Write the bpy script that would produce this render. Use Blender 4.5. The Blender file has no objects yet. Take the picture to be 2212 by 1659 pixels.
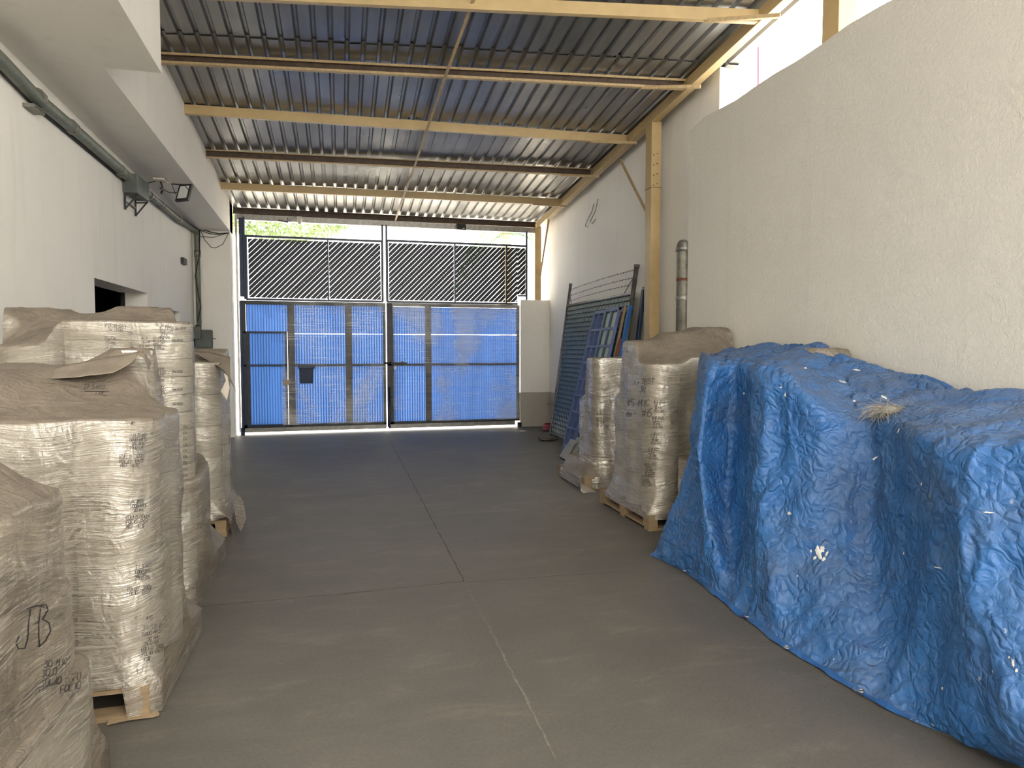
import bpy, bmesh, math, random
import numpy as np
from mathutils import Vector, Matrix, noise
from mathutils.bvhtree import BVHTree

random.seed(7)
rng = np.random.RandomState(7)
SC = bpy.context.scene
C = SC.collection

# ------------------------------------------------------------------ camera
F_PX, W_PX, H_PX, EYE = 1430.0, 2212.0, 1659.0, 1.6
PITCH = math.atan(74.5 / F_PX)
YAW = math.atan((1106 - 737) * math.cos(PITCH) / F_PX)
cam_data = bpy.data.cameras.new('camera')
cam_data.sensor_width = 36.0
cam_data.lens = F_PX / W_PX * 36.0
cam_data.clip_start = 0.05
cam_data.clip_end = 300
cam = bpy.data.objects.new('camera', cam_data)
cam.location = (0, 0, EYE)
cam.rotation_euler = (math.pi / 2 - PITCH, 0, -YAW)
C.objects.link(cam)
SC.camera = cam

# ------------------------------------------------------------------ world, light, exposure
world = bpy.data.worlds.new('overcast_glare')
SC.world = world
world.use_nodes = True
wn = world.node_tree.nodes
wn['Background'].inputs[0].default_value = (1.0, 0.965, 0.90, 1)
wn['Background'].inputs[1].default_value = 2.2
SC.view_settings.view_transform = 'Standard'
SC.view_settings.look = 'None'
SC.view_settings.gamma = 1.0
SC.view_settings.use_curve_mapping = False
SC.view_settings.exposure = 1.68

sun_d = bpy.data.lights.new('sun', 'SUN')
sun_d.energy = 14.0
sun_d.angle = math.radians(0.6)
sun_d.color = (1.0, 0.95, 0.86)
sun = bpy.data.objects.new('sun', sun_d)
sun.location = (4, 24, 14)
sun.rotation_euler = (math.radians(-6), math.radians(-52), 0)
C.objects.link(sun)

# ------------------------------------------------------------------ view geometry helpers (points taken from the photograph)
def ray(x, y):
    a = (x - 1106) / F_PX
    b = -(y - 829.5) / F_PX
    sp, cp, sy, cy = math.sin(PITCH), math.cos(PITCH), math.sin(YAW), math.cos(YAW)
    return Vector((sy * cp + a * cy + b * sy * sp, cy * cp - a * sy + b * cy * sp, -sp + b * cp))

def on(x, y, X=None, Y=None, Z=None):
    d = ray(x, y)
    t = X / d[0] if X is not None else (Y / d[1] if Y is not None else (Z - EYE) / d[2])
    return Vector((d[0] * t, d[1] * t, EYE + d[2] * t))

# ------------------------------------------------------------------ mesh helpers
class MB:
    """Collects boxes, bars, tubes and grids for ONE mesh object."""
    def __init__(self):
        self.v = []
        self.f = []
        self.smooth = []

    def add(self, vs, fs, smooth=False):
        n = len(self.v)
        self.v += [tuple(p) for p in vs]
        self.f += [tuple(i + n for i in f) for f in fs]
        self.smooth += [smooth] * len(fs)
        return self

    def box(self, x0, x1, y0, y1, z0, z1):
        vs = [(x, y, z) for x in (x0, x1) for y in (y0, y1) for z in (z0, z1)]
        fs = [(0, 1, 3, 2), (4, 6, 7, 5), (0, 4, 5, 1), (2, 3, 7, 6), (0, 2, 6, 4), (1, 5, 7, 3)]
        return self.add(vs, fs)

    def hexa(self, p):
        """p: 8 corners, bottom ring 0-3 and top ring 4-7"""
        fs = [(3, 2, 1, 0), (4, 5, 6, 7), (0, 1, 5, 4), (1, 2, 6, 5), (2, 3, 7, 6), (3, 0, 4, 7)]
        return self.add(p, fs)

    def bar(self, a, b, w, h=None, up=(0, 0, 1), channel=None):
        a, b = Vector(a), Vector(b)
        h = h or w
        d = (b - a).normalized()
        up = Vector(up)
        if abs(d.dot(up)) > .98:
            up = Vector((0, 1, 0))
        s = d.cross(up).normalized()
        u = s.cross(d).normalized()
        p = []
        for q in (a, b):
            p += [q - s * w / 2 - u * h / 2, q + s * w / 2 - u * h / 2, q + s * w / 2 + u * h / 2, q - s * w / 2 + u * h / 2]
        return self.hexa(p)

    def tube(self, pts, r, n=10, smooth=True, cap=True):
        pts = [Vector(p) for p in pts]
        rs = r if isinstance(r, (list, tuple)) else [r] * len(pts)
        vs = []
        prev = None
        for i, p in enumerate(pts):
            d = (pts[min(i + 1, len(pts) - 1)] - pts[max(i - 1, 0)]).normalized()
            if prev is None:
                prev = Vector((0, 0, 1)) if abs(d.z) < .9 else Vector((1, 0, 0))
            s = d.cross(prev).normalized()
            u = s.cross(d).normalized()
            prev = u
            for k in range(n):
                t = 2 * math.pi * k / n
                vs.append(p + (s * math.cos(t) + u * math.sin(t)) * rs[i])
        fs = [(i * n + k, i * n + (k + 1) % n, (i + 1) * n + (k + 1) % n, (i + 1) * n + k) for i in range(len(pts) - 1) for k in range(n)]
        self.add(vs, fs, smooth)
        if cap:
            m = len(self.v) - len(vs)
            self.f.append(tuple(m + k for k in range(n)))
            self.f.append(tuple(m + (len(pts) - 1) * n + k for k in reversed(range(n))))
            self.smooth += [False, False]
        return self

    def lathe(self, cx, cy, prof, n=32):
        vs = []
        for r, z in prof:
            for k in range(n):
                t = 2 * math.pi * k / n
                vs.append((cx + r * math.cos(t), cy + r * math.sin(t), z))
        fs = [(i * n + k, i * n + (k + 1) % n, (i + 1) * n + (k + 1) % n, (i + 1) * n + k) for i in range(len(prof) - 1) for k in range(n)]
        return self.add(vs, fs, True)

    def grid(self, P, smooth=True):
        nu, nv = len(P), len(P[0])
        vs = [p for row in P for p in row]
        fs = [(i * nv + j, (i + 1) * nv + j, (i + 1) * nv + j + 1, i * nv + j + 1) for i in range(nu - 1) for j in range(nv - 1)]
        return self.add(vs, fs, smooth)

    def build(self, name, mat, parent=None, bevel=0, solid=0, label=None, sharp=35):
        me = bpy.data.meshes.new(name)
        me.from_pydata([tuple(v) for v in self.v], [], self.f)
        me.update()
        me.polygons.foreach_set('use_smooth', self.smooth)
        o = bpy.data.objects.new(name, me)
        C.objects.link(o)
        me.materials.append(mat)
        if parent is not None:
            o.parent = parent
            q = Vector((0, 0, 0))
            p = parent
            while p is not None:
                q += Vector(p.location)
                p = p.parent
            o.location = -q
        if solid:
            m = o.modifiers.new('thickness', 'SOLIDIFY')
            m.thickness = solid
            m.offset = 0
        if bevel:
            m = o.modifiers.new('bevel', 'BEVEL')
            m.width = bevel
            m.segments = 2
            m.limit_method = 'ANGLE'
        if label:
            o['label'] = label
        return o

def thing(name, label, cat, loc, group=None):
    o = bpy.data.objects.new(name, None)
    o.empty_display_size = .1
    o.location = loc
    C.objects.link(o)
    return tag(o, label, cat, group)

def tag(o, label, cat, group=None):
    o['label'] = label
    o['category'] = cat
    if group:
        o['group'] = group
    return o

def struct(o):
    o['kind'] = 'structure'
    return o

# ------------------------------------------------------------------ materials
def new_mat(name):
    m = bpy.data.materials.new(name)
    m.use_nodes = True
    nt = m.node_tree
    return m, nt, nt.nodes['Principled BSDF']

def N(nt, typ, **kw):
    n = nt.nodes.new(typ)
    for k, v in kw.items():
        setattr(n, k, v)
    return n

def coords(nt, scale=(1, 1, 1), rot=(0, 0, 0)):
    g = N(nt, 'ShaderNodeNewGeometry')
    mp = N(nt, 'ShaderNodeMapping')
    mp.inputs['Scale'].default_value = scale
    mp.inputs['Rotation'].default_value = rot
    nt.links.new(g.outputs['Position'], mp.inputs[0])
    return mp.outputs[0]

def noise_tex(nt, scale=5, detail=4, rough=.55, vec=None, dist=0):
    n = N(nt, 'ShaderNodeTexNoise')
    n.inputs['Scale'].default_value = scale
    n.inputs['Detail'].default_value = detail
    n.inputs['Roughness'].default_value = rough
    n.inputs['Distortion'].default_value = dist
    if vec is not None:
        nt.links.new(vec, n.inputs['Vector'])
    return n.outputs['Fac']

def ramp(nt, fac, stops):
    r = N(nt, 'ShaderNodeValToRGB')
    el = r.color_ramp.elements
    while len(el) < len(stops):
        el.new(.5)
    for e, (p, c) in zip(el, stops):
        e.position = p
        e.color = (c[0], c[1], c[2], 1) if not isinstance(c, (int, float)) else (c, c, c, 1)
    nt.links.new(fac, r.inputs[0])
    return r.outputs[0]

def mix(nt, fac, a, b, blend='MIX'):
    m = N(nt, 'ShaderNodeMix', data_type='RGBA', blend_type=blend)
    for sock, val in ((0, fac), (6, a), (7, b)):
        if isinstance(val, (int, float)):
            m.inputs[sock].default_value = val
        elif isinstance(val, (tuple, list)):
            m.inputs[sock].default_value = (val[0], val[1], val[2], 1)
        else:
            nt.links.new(val, m.inputs[sock])
    return m.outputs[2]

def math_n(nt, op, a, b=0.0, clamp=False):
    m = N(nt, 'ShaderNodeMath', operation=op)
    m.use_clamp = clamp
    for i, v in enumerate((a, b)):
        if isinstance(v, (int, float)):
            m.inputs[i].default_value = v
        else:
            nt.links.new(v, m.inputs[i])
    return m.outputs[0]

def bump(nt, bs, h, strength=.3, dist=.02, prev=None):
    b = N(nt, 'ShaderNodeBump')
    b.inputs['Strength'].default_value = strength
    b.inputs['Distance'].default_value = dist
    nt.links.new(h, b.inputs['Height'])
    if prev is not None:
        nt.links.new(prev, b.inputs['Normal'])
    if bs is not None:
        nt.links.new(b.outputs[0], bs.inputs['Normal'])
    return b.outputs[0]

def simple(name, col, rough=.6, metal=0.0, var=.12, scale=6, bumpy=0.0, bscale=60, spec=None):
    m, nt, bs = new_mat(name)
    f = noise_tex(nt, scale, 5, .6, coords(nt))
    lo = tuple(c * (1 - var) for c in col)
    hi = tuple(min(1, c * (1 + var)) for c in col)
    nt.links.new(ramp(nt, f, [(.3, lo), (.7, hi)]), bs.inputs['Base Color'])
    bs.inputs['Roughness'].default_value = rough
    bs.inputs['Metallic'].default_value = metal
    if spec is not None:
        bs.inputs['Specular IOR Level'].default_value = spec
    if bumpy:
        bump(nt, bs, noise_tex(nt, bscale, 3, .6, coords(nt)), bumpy, .01)
    return m

def mat_plaster(name, col, grain=22, strength=.25):
    m, nt, bs = new_mat(name)
    v = coords(nt)
    big = noise_tex(nt, .7, 4, .6, v)
    streak = noise_tex(nt, 3, 4, .6, coords(nt, (1.6, 1.6, .18)))
    c1 = ramp(nt, big, [(.3, tuple(c * .93 for c in col)), (.7, col)])
    c2 = mix(nt, ramp(nt, streak, [(.56, 0.0), (.72, .35)]), c1, tuple(c * .8 for c in col))
    smudge = noise_tex(nt, 9, 6, .75, v)
    c3 = mix(nt, ramp(nt, smudge, [(.66, 0.0), (.78, .3)]), c2, (col[0] * .62, col[1] * .58, col[2] * .5))
    nt.links.new(c3, bs.inputs['Base Color'])
    bs.inputs['Roughness'].default_value = .75
    h = math_n(nt, 'ADD', noise_tex(nt, grain, 6, .7, v, .6), math_n(nt, 'MULTIPLY', noise_tex(nt, 4, 3, .5, v), .8))
    bump(nt, bs, h, strength, .02)
    return m

def mat_floor():
    m, nt, bs = new_mat('concrete_floor')
    v = coords(nt)
    a = noise_tex(nt, .55, 5, .62, v, .4)
    b = noise_tex(nt, 3.2, 7, .72, coords(nt, (.5, 1.3, 1)), .5)
    c = noise_tex(nt, 60, 4, .7, v)
    col = ramp(nt, a, [(.3, (0.091, 0.082, 0.070)), (.5, (0.117, 0.106, 0.090)), (.72, (0.155, 0.139, 0.117))])
    col = mix(nt, ramp(nt, b, [(.35, .55), (.62, 0.0)]), col, (0.073, 0.071, 0.066))
    col = mix(nt, ramp(nt, b, [(.56, 0.0), (.72, .6)]), col, (0.198, 0.168, 0.132))
    spot = noise_tex(nt, 7, 3, .5, v)
    col = mix(nt, ramp(nt, spot, [(.70, 0.0), (.76, .35)]), col, (0.224, 0.198, 0.165))
    pit = noise_tex(nt, 24, 2, .5, coords(nt, (1, 1.6, 1)))
    col = mix(nt, ramp(nt, pit, [(.74, 0.0), (.77, .6)]), col, (.07, .065, .06))
    col = mix(nt, .25, col, ramp(nt, c, [(.3, (0.066, 0.063, 0.056)), (.7, (0.185, 0.165, 0.139))]))
    nt.links.new(col, bs.inputs['Base Color'])
    bs.inputs['Roughness'].default_value = .58
    bs.inputs['Specular IOR Level'].default_value = .42
    bump(nt, bs, math_n(nt, 'ADD', c, b), .15, .01)
    return m

def mat_roof():
    m, nt, bs = new_mat('galvanised_roof_sheet')
    st = noise_tex(nt, 3, 4, .6, coords(nt, (1.5, .35, 1)))
    dirt = noise_tex(nt, 8, 6, .7, coords(nt))
    col = ramp(nt, st, [(.3, (0.259, 0.257, 0.246)), (.7, (0.356, 0.354, 0.340))])
    col = mix(nt, ramp(nt, dirt, [(.6, 0.0), (.75, .5)]), col, (.22, .19, .14))
    nt.links.new(col, bs.inputs['Base Color'])
    bs.inputs['Metallic'].default_value = .85
    nt.links.new(ramp(nt, noise_tex(nt, 2.2, 4, .6, coords(nt)), [(.3, .26), (.7, .44)]), bs.inputs['Roughness'])
    bump(nt, bs, noise_tex(nt, 2.5, 3, .5, coords(nt, (1, .6, 1))), .2, .02)
    return m

def mat_wrap(name, dusty=.5, tilt=0.0, clear=.5):
    """stretch film in many layers: streaky, glossy, half see-through, dust lying on what faces up"""
    m, nt, bs = new_mat(name)
    g = N(nt, 'ShaderNodeNewGeometry')
    # pull lines wander up and down a little: bend the coordinates with broad noise
    wob = N(nt, 'ShaderNodeTexNoise')
    wob.inputs['Scale'].default_value = 1.5
    wob.inputs['Detail'].default_value = 2
    nt.links.new(g.outputs['Position'], wob.inputs['Vector'])
    wsc = N(nt, 'ShaderNodeVectorMath', operation='MULTIPLY')
    wsc.inputs[1].default_value = (0, 0, .24)
    nt.links.new(wob.outputs['Color'], wsc.inputs[0])
    wad = N(nt, 'ShaderNodeVectorMath', operation='ADD')
    nt.links.new(g.outputs['Position'], wad.inputs[0])
    nt.links.new(wsc.outputs[0], wad.inputs[1])
    def mp(scale, rot=(0, 0, 0)):
        q = N(nt, 'ShaderNodeMapping')
        q.inputs['Scale'].default_value = scale
        q.inputs['Rotation'].default_value = rot
        nt.links.new(wad.outputs[0], q.inputs[0])
        return q.outputs[0]
    s0 = noise_tex(nt, 1, 3, .5, mp((1.5, 1.5, 14)))
    s1 = noise_tex(nt, 1, 5, .7, mp((5, 5, 105), (tilt, tilt * .6, 0)), .4)
    s2 = noise_tex(nt, 1, 4, .65, mp((7, 7, 150), (-tilt * 1.6 + .22, .3, 0)), .5)
    s3 = noise_tex(nt, 1, 4, .6, coords(nt, (11, 11, 5)), 1.2)
    big = noise_tex(nt, 2.3, 5, .6, coords(nt))
    sep = N(nt, 'ShaderNodeSeparateXYZ')
    nt.links.new(g.outputs['Normal'], sep.inputs[0])
    nz = sep.outputs['Z']
    up = ramp(nt, math_n(nt, 'ADD', nz, math_n(nt, 'MULTIPLY', math_n(nt, 'SUBTRACT', big, .5), .6)), [(.26, 0.0), (.55, 1.0)])
    film = ramp(nt, math_n(nt, 'ADD', math_n(nt, 'MULTIPLY', s1, .6), math_n(nt, 'MULTIPLY', s0, .4)), [(.34, (0.236, 0.199, 0.153)), (.5, (0.375, 0.332, 0.270)), (.64, (0.576, 0.532, 0.454))])
    film = mix(nt, ramp(nt, big, [(.40, dusty), (.66, 0.0)]), film, (0.252, 0.210, 0.164))
    dust = ramp(nt, noise_tex(nt, 6, 6, .65, coords(nt)), [(.3, (0.158, 0.129, 0.098)), (.7, (0.229, 0.192, 0.151))])
    col = mix(nt, up, film, dust)
    nt.links.new(col, bs.inputs['Base Color'])
    nt.links.new(mix(nt, up, (.25, .25, .25), (.6, .6, .6)), bs.inputs['Roughness'])
    b1 = bump(nt, None, s1, .8, .006)
    b2 = bump(nt, None, s2, .6, .005, b1)
    b3 = bump(nt, None, s3, .6, .035, b2)
    nt.links.new(b3, bs.inputs['Normal'])
    gl = N(nt, 'ShaderNodeBsdfGlossy')
    gl.inputs['Color'].default_value = (.82, .79, .73, 1)
    gl.inputs['Roughness'].default_value = .09
    c1 = bump(nt, None, s2, 1.0, .0032)
    c2 = bump(nt, None, s1, .8, .0018, c1)
    c3 = bump(nt, None, s3, .5, .03, c2)
    nt.links.new(c3, gl.inputs['Normal'])
    shine = math_n(nt, 'MULTIPLY', ramp(nt, s2, [(.43, .10), (.56, 1.0)]), ramp(nt, s0, [(.36, .25), (.62, 1.0)]))
    shine = mix(nt, up, shine, (.03, .03, .03))
    mg = N(nt, 'ShaderNodeMixShader')
    nt.links.new(shine, mg.inputs[0])
    nt.links.new(bs.outputs[0], mg.inputs[1])
    nt.links.new(gl.outputs[0], mg.inputs[2])
    tr = N(nt, 'ShaderNodeBsdfTransparent')
    tr.inputs[0].default_value = (.97, .95, .91, 1)
    ms = N(nt, 'ShaderNodeMixShader')
    op = ramp(nt, math_n(nt, 'ADD', math_n(nt, 'MULTIPLY', s1, .5), math_n(nt, 'MULTIPLY', big, .5)), [(.38, 1 - clear), (.60, min(1, 1.22 - clear))])
    op = mix(nt, up, op, (1, 1, 1))
    nt.links.new(op, ms.inputs[0])
    nt.links.new(tr.outputs[0], ms.inputs[1])
    nt.links.new(mg.outputs[0], ms.inputs[2])
    nt.links.new(ms.outputs[0], nt.nodes['Material Output'].inputs[0])
    return m

def mat_roll():
    m, nt, bs = new_mat('white_film_roll')
    s = noise_tex(nt, 1, 3, .5, coords(nt, (3, 3, 90)))
    nt.links.new(ramp(nt, s, [(.3, (0.562, 0.538, 0.476)), (.7, (0.671, 0.655, 0.608))]), bs.inputs['Base Color'])
    bs.inputs['Roughness'].default_value = .3
    bump(nt, bs, s, .15, .004)
    return m

def mat_tarp():
    m, nt, bs = new_mat('blue_tarpaulin')
    v = coords(nt)
    crk = N(nt, 'ShaderNodeTexVoronoi', feature='DISTANCE_TO_EDGE')
    crk.inputs['Scale'].default_value = 14
    wv = N(nt, 'ShaderNodeVectorMath', operation='ADD')
    nv = N(nt, 'ShaderNodeTexNoise')
    nv.inputs['Scale'].default_value = 5
    nt.links.new(v, nv.inputs['Vector'])
    nt.links.new(v, wv.inputs[0])
    sc = N(nt, 'ShaderNodeVectorMath', operation='SCALE')
    sc.inputs['Scale'].default_value = .35
    nt.links.new(nv.outputs['Color'], sc.inputs[0])
    nt.links.new(sc.outputs[0], wv.inputs[1])
    nt.links.new(wv.outputs[0], crk.inputs['Vector'])
    c1 = ramp(nt, crk.outputs['Distance'], [(0.0, 0.0), (.28, 1.0)])
    crk2 = N(nt, 'ShaderNodeTexVoronoi', feature='DISTANCE_TO_EDGE')
    crk2.inputs['Scale'].default_value = 38
    nt.links.new(wv.outputs[0], crk2.inputs['Vector'])
    big = noise_tex(nt, 2.2, 5, .6, v)
    col = ramp(nt, big, [(.3, (0.026, 0.115, 0.330)), (.7, (0.040, 0.155, 0.409))])
    dustn = noise_tex(nt, 1.6, 6, .68, v, .8)
    col = mix(nt, ramp(nt, dustn, [(.47, 0.0), (.74, .55)]), col, (0.096, 0.120, 0.162))
    g = N(nt, 'ShaderNodeNewGeometry')
    sep = N(nt, 'ShaderNodeSeparateXYZ')
    nt.links.new(g.outputs['Normal'], sep.inputs[0])
    lie = math_n(nt, 'MULTIPLY', ramp(nt, sep.outputs['Z'], [(.3, 0.0), (.95, .45)]), ramp(nt, noise_tex(nt, 3, 6, .7, v), [(.3, .3), (.65, 1.0)]))
    col = mix(nt, lie, col, (0.126, 0.138, 0.159))
    fleck = noise_tex(nt, 15, 2, .5, coords(nt, (1, 1.4, 1)))
    zone = noise_tex(nt, 2.1, 2, .5, coords(nt, (1, 1, 1.3)))
    fl = math_n(nt, 'MULTIPLY', ramp(nt, fleck, [(.735, 0.0), (.75, 1.0)]), ramp(nt, zone, [(.45, 0.0), (.55, 1.0)]))
    col = mix(nt, fl, col, (0.640, 0.640, 0.624))
    nt.links.new(col, bs.inputs['Base Color'])
    nt.links.new(mix(nt, ramp(nt, dustn, [(.44, 0.0), (.72, 1.0)]), (.40, .40, .40), (.6, .6, .6)), bs.inputs['Roughness'])
    bs.inputs['Specular IOR Level'].default_value = .45
    b1 = bump(nt, None, c1, .5, .014)
    b2 = bump(nt, None, noise_tex(nt, 26, 5, .75, v, .3), .3, .010, b1)
    b3 = bump(nt, None, noise_tex(nt, 8, 4, .65, v, .3), .25, .03, b2)
    bump(nt, bs, ramp(nt, crk2.outputs['Distance'], [(0.0, 0.0), (.3, 1.0)]), .18, .006, b3)
    return m

def mat_translucent(name, col, rough=.35, amount=.75, var=.2):
    m, nt, bs = new_mat(name)
    f = noise_tex(nt, 1.2, 4, .6, coords(nt, (3.2, 1, .5)))
    c = ramp(nt, f, [(.3, tuple(k * (1 - var) for k in col)), (.7, tuple(min(1, k * (1 + var)) for k in col))])
    nt.links.new(c, bs.inputs['Base Color'])
    bs.inputs['Roughness'].default_value = rough
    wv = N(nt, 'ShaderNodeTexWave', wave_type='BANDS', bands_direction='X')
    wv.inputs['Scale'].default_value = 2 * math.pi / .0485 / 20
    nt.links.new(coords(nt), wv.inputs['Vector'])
    c = mix(nt, ramp(nt, wv.outputs['Fac'], [(.12, 1.0), (.5, 0.0)]), c, tuple(k * .42 for k in col))  # rib shading put into the colour as darker bands
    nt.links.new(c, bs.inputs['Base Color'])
    t = N(nt, 'ShaderNodeBsdfTranslucent')
    nt.links.new(c, t.inputs[0])
    ms = N(nt, 'ShaderNodeMixShader')
    ms.inputs[0].default_value = amount
    nt.links.new(bs.outputs[0], ms.inputs[1])
    nt.links.new(t.outputs[0], ms.inputs[2])
    nt.links.new(ms.outputs[0], nt.nodes['Material Output'].inputs[0])
    return m

def mat_clear_film():
    """thin clear sheet pulled over the gate: see-through with fine level streaks and milky patches standing in for reflected sky"""
    m, nt, bs = new_mat('clear_plastic_film')
    s = noise_tex(nt, 1, 5, .7, coords(nt, (1.4, 1, 42)), .4)
    milky_sheen = noise_tex(nt, 1, 3, .5, coords(nt, (.9, 1, .55)), .6)  # reflection patches, mixed in as opaque whitish film
    bs.inputs['Base Color'].default_value = (.72, .70, .66, 1)
    bs.inputs['Roughness'].default_value = .16
    bump(nt, bs, math_n(nt, 'ADD', s, math_n(nt, 'MULTIPLY', milky_sheen, 3)), .2, .02)
    tr = N(nt, 'ShaderNodeBsdfTransparent')
    ms = N(nt, 'ShaderNodeMixShader')
    f = math_n(nt, 'ADD', ramp(nt, s, [(.42, .02), (.68, .30)]), ramp(nt, milky_sheen, [(.45, 0.0), (.60, .38)]), True)
    nt.links.new(f, ms.inputs[0])
    nt.links.new(tr.outputs[0], ms.inputs[1])
    nt.links.new(bs.outputs[0], ms.inputs[2])
    nt.links.new(ms.outputs[0], nt.nodes['Material Output'].inputs[0])
    return m

def mat_wood(name, col):
    m, nt, bs = new_mat(name)
    s = noise_tex(nt, 1, 5, .6, coords(nt, (3, 30, 30)), .5)
    nt.links.new(ramp(nt, s, [(.3, tuple(c * .7 for c in col)), (.7, col)]), bs.inputs['Base Color'])
    bs.inputs['Roughness'].default_value = .75
    bump(nt, bs, s, .3, .005)
    return m

def mat_leaf(name, col):
    m, nt, bs = new_mat(name)
    f = noise_tex(nt, 3, 3, .5, coords(nt))
    c = ramp(nt, f, [(.3, tuple(k * .7 for k in col)), (.7, col)])
    nt.links.new(c, bs.inputs['Base Color'])
    bs.inputs['Roughness'].default_value = .6
    t = N(nt, 'ShaderNodeBsdfTranslucent')
    nt.links.new(c, t.inputs[0])
    ms = N(nt, 'ShaderNodeMixShader')
    ms.inputs[0].default_value = .5
    nt.links.new(bs.outputs[0], ms.inputs[1])
    nt.links.new(t.outputs[0], ms.inputs[2])
    nt.links.new(ms.outputs[0], nt.nodes['Material Output'].inputs[0])
    return m

M = dict(
    wall=mat_plaster('white_plaster', (0.880, 0.853, 0.792)),
    wall_rough=mat_plaster('rough_white_plaster', (0.758, 0.728, 0.663), 30, .5),
    soffit=mat_plaster('beam_plaster', (0.818, 0.785, 0.726), 18, .12),
    dado=mat_plaster('rough_grey_render', (0.522, 0.491, 0.432), 60, .9),
    floor=mat_floor(),
    joint=simple('floor_joint', (0.066, 0.061, 0.053), .9, 0, .4, 20),
    roof=mat_roof(),
    yellow=simple('ochre_steel_paint', (0.480, 0.352, 0.176), .42, 0, .08, 5, .05),
    yellow_dirty=simple('ochre_paint_with_rust', (0.416, 0.304, 0.160), .5, 0, .2, 30, .05),
    rust=simple('dark_brown_steel', (.085, .058, .042), .6, .3, .3, 12, .1),
    navy=simple('navy_gate_paint', (.014, .030, .075), .4, 0, .2, 8),
    slat=simple('dark_privacy_slat', (.012, .018, .034), .45, 0, .3, 5),
    dark_steel=simple('dark_steel_frame', (.05, .052, .056), .5, .3, .25, 9),
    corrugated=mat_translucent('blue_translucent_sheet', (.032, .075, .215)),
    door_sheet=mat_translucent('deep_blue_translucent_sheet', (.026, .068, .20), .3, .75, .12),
    film=mat_clear_film(),
    white_paint=simple('dried_white_paint', (.74, .74, .71), .6, 0, .1),
    galv=simple('galvanised_steel', (0.302, 0.295, 0.274), .42, .75, .25, 14, .1, 30),
    galv_dirty=simple('dirty_galvanised_pipe', (0.216, 0.209, 0.180), .5, .6, .35, 10, .15, 30),
    conduit=simple('grey_green_conduit', (0.158, 0.173, 0.144), .5, .2, .25, 12),
    cable=simple('black_cable', (.02, .02, .018), .6, 0, .2, 12),
    box_grey=simple('grey_green_meter_box', (0.094, 0.108, 0.097), .5, .1, .2, 8),
    black=simple('black_plastic', (.02, .02, .02), .45, 0, .2, 9),
    lamp_glass=simple('lamp_glass', (.75, .76, .75), .12, .3, .05, 5),
    white_pl=simple('white_plastic', (.62, .59, .52), .45, 0, .1, 9),
    brass=simple('brass_lock', (.36, .27, .12), .4, .6, .2, 20),
    wrap=mat_wrap('stretch_film', .55, .03, .42),
    wrap_dusty=mat_wrap('dusty_stretch_film', .85, .05, .25),
    wrap_clean=mat_wrap('clean_stretch_film', .25, .0, .60),
    wrap_near=mat_wrap('silvery_stretch_film', .30, .06, .46),
    wrap_silver=mat_wrap('bright_stretch_film', .08, .30, .50),
    wrap_mid=mat_wrap('layered_stretch_film', .35, .02, .5),
    flap=simple('dusty_film_flap', (0.223, 0.186, 0.146), .5, 0, .2, 9, .3, 30),
    roll=mat_roll(),
    core=simple('cardboard_core', (.30, .22, .13), .8),
    wood=mat_wood('pine_pallet_wood', (0.331, 0.238, 0.137)),
    ink=simple('black_marker_ink', (.018, .016, .024), .6, 0, .1),
    tarp=mat_tarp(),
    hem=simple('tarp_hem', (0.030, 0.112, 0.317), .4, 0, .15, 20, .3, 60),
    eyelet=simple('aluminium_eyelet', (.6, .6, .6), .3, .9),
    straw=simple('grey_straw_fibre', (.30, .28, .24), .9, 0, .3, 40),
    green_slat=simple('sage_green_slat', (0.076, 0.108, 0.092), .38, 0, .2, 12),
    blue_frame=simple('chalky_blue_frame_paint', (0.094, 0.137, 0.288), .55, 0, .25, 14),
    blue_bar=simple('bright_blue_paint', (0.014, 0.094, 0.302), .4, 0, .15, 10),
    green_in=simple('dark_green_paint', (.02, .07, .055), .5, 0, .2, 10),
    frosted=simple('frosted_glass', (0.396, 0.454, 0.446), .35, 0, .25, 70, .5, 120),
    rust_red=simple('red_rust', (.17, .06, .035), .8, .1, .4, 30, .4, 60),
    hose=simple('red_hose', (.25, .035, .04), .45, 0, .2, 20),
    rubble=simple('concrete_rubble', (0.144, 0.130, 0.108), .9, 0, .3, 20, .6, 40),
    tile=simple('pale_tile', (0.302, 0.302, 0.266), .5, 0, .15, 12, .1),
    tile_side=simple('tile_edge', (.30, .29, .26), .6, 0, .2, 12),
    sticker=simple('yellow_sticker', (.55, .36, .10), .5, 0, .1),
    void=simple('painted_dark_room', (.02, .02, .02), .9),  # near-black colour stands in for the lack of light in the room
    outside=simple('sunlit_concrete', (.55, .52, .47), .8),
    bark=simple('palm_bark', (.40, .29, .18), .9, 0, .3, 20),
    leaf=mat_leaf('pale_green_leaf', (0.176, 0.244, 0.101)),
    palm=mat_leaf('palm_leaf', (0.125, 0.230, 0.110)),
    neighbour=simple('pale_render_house', (.75, .72, .64), .8, 0, .08, 2),
    neighbour_yellow=simple('cream_pillar_render', (.70, .56, .30), .8, 0, .1, 2),
    red=simple('red_paint', (.62, .02, .05), .5),
)

# ================================================================== SETTING
XL, XB, XT, XW, XN, YG, YC = -2.528, -1.905, -1.464, 4.2, 3.7, 13.2, 12.9

def zroof(X, Y):
    zl = 4.225 + .135 * (13.29 - Y) if Y > 8 else 4.939 + .10 * (8 - Y)
    zr = 4.27 + .082 * (13.43 - Y)
    t = (X + 1.905) / 5.905
    return zl * (1 - t) + zr * t

def zsoff(Y):
    return 3.72 + (12.9 - Y) * .0385

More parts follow.
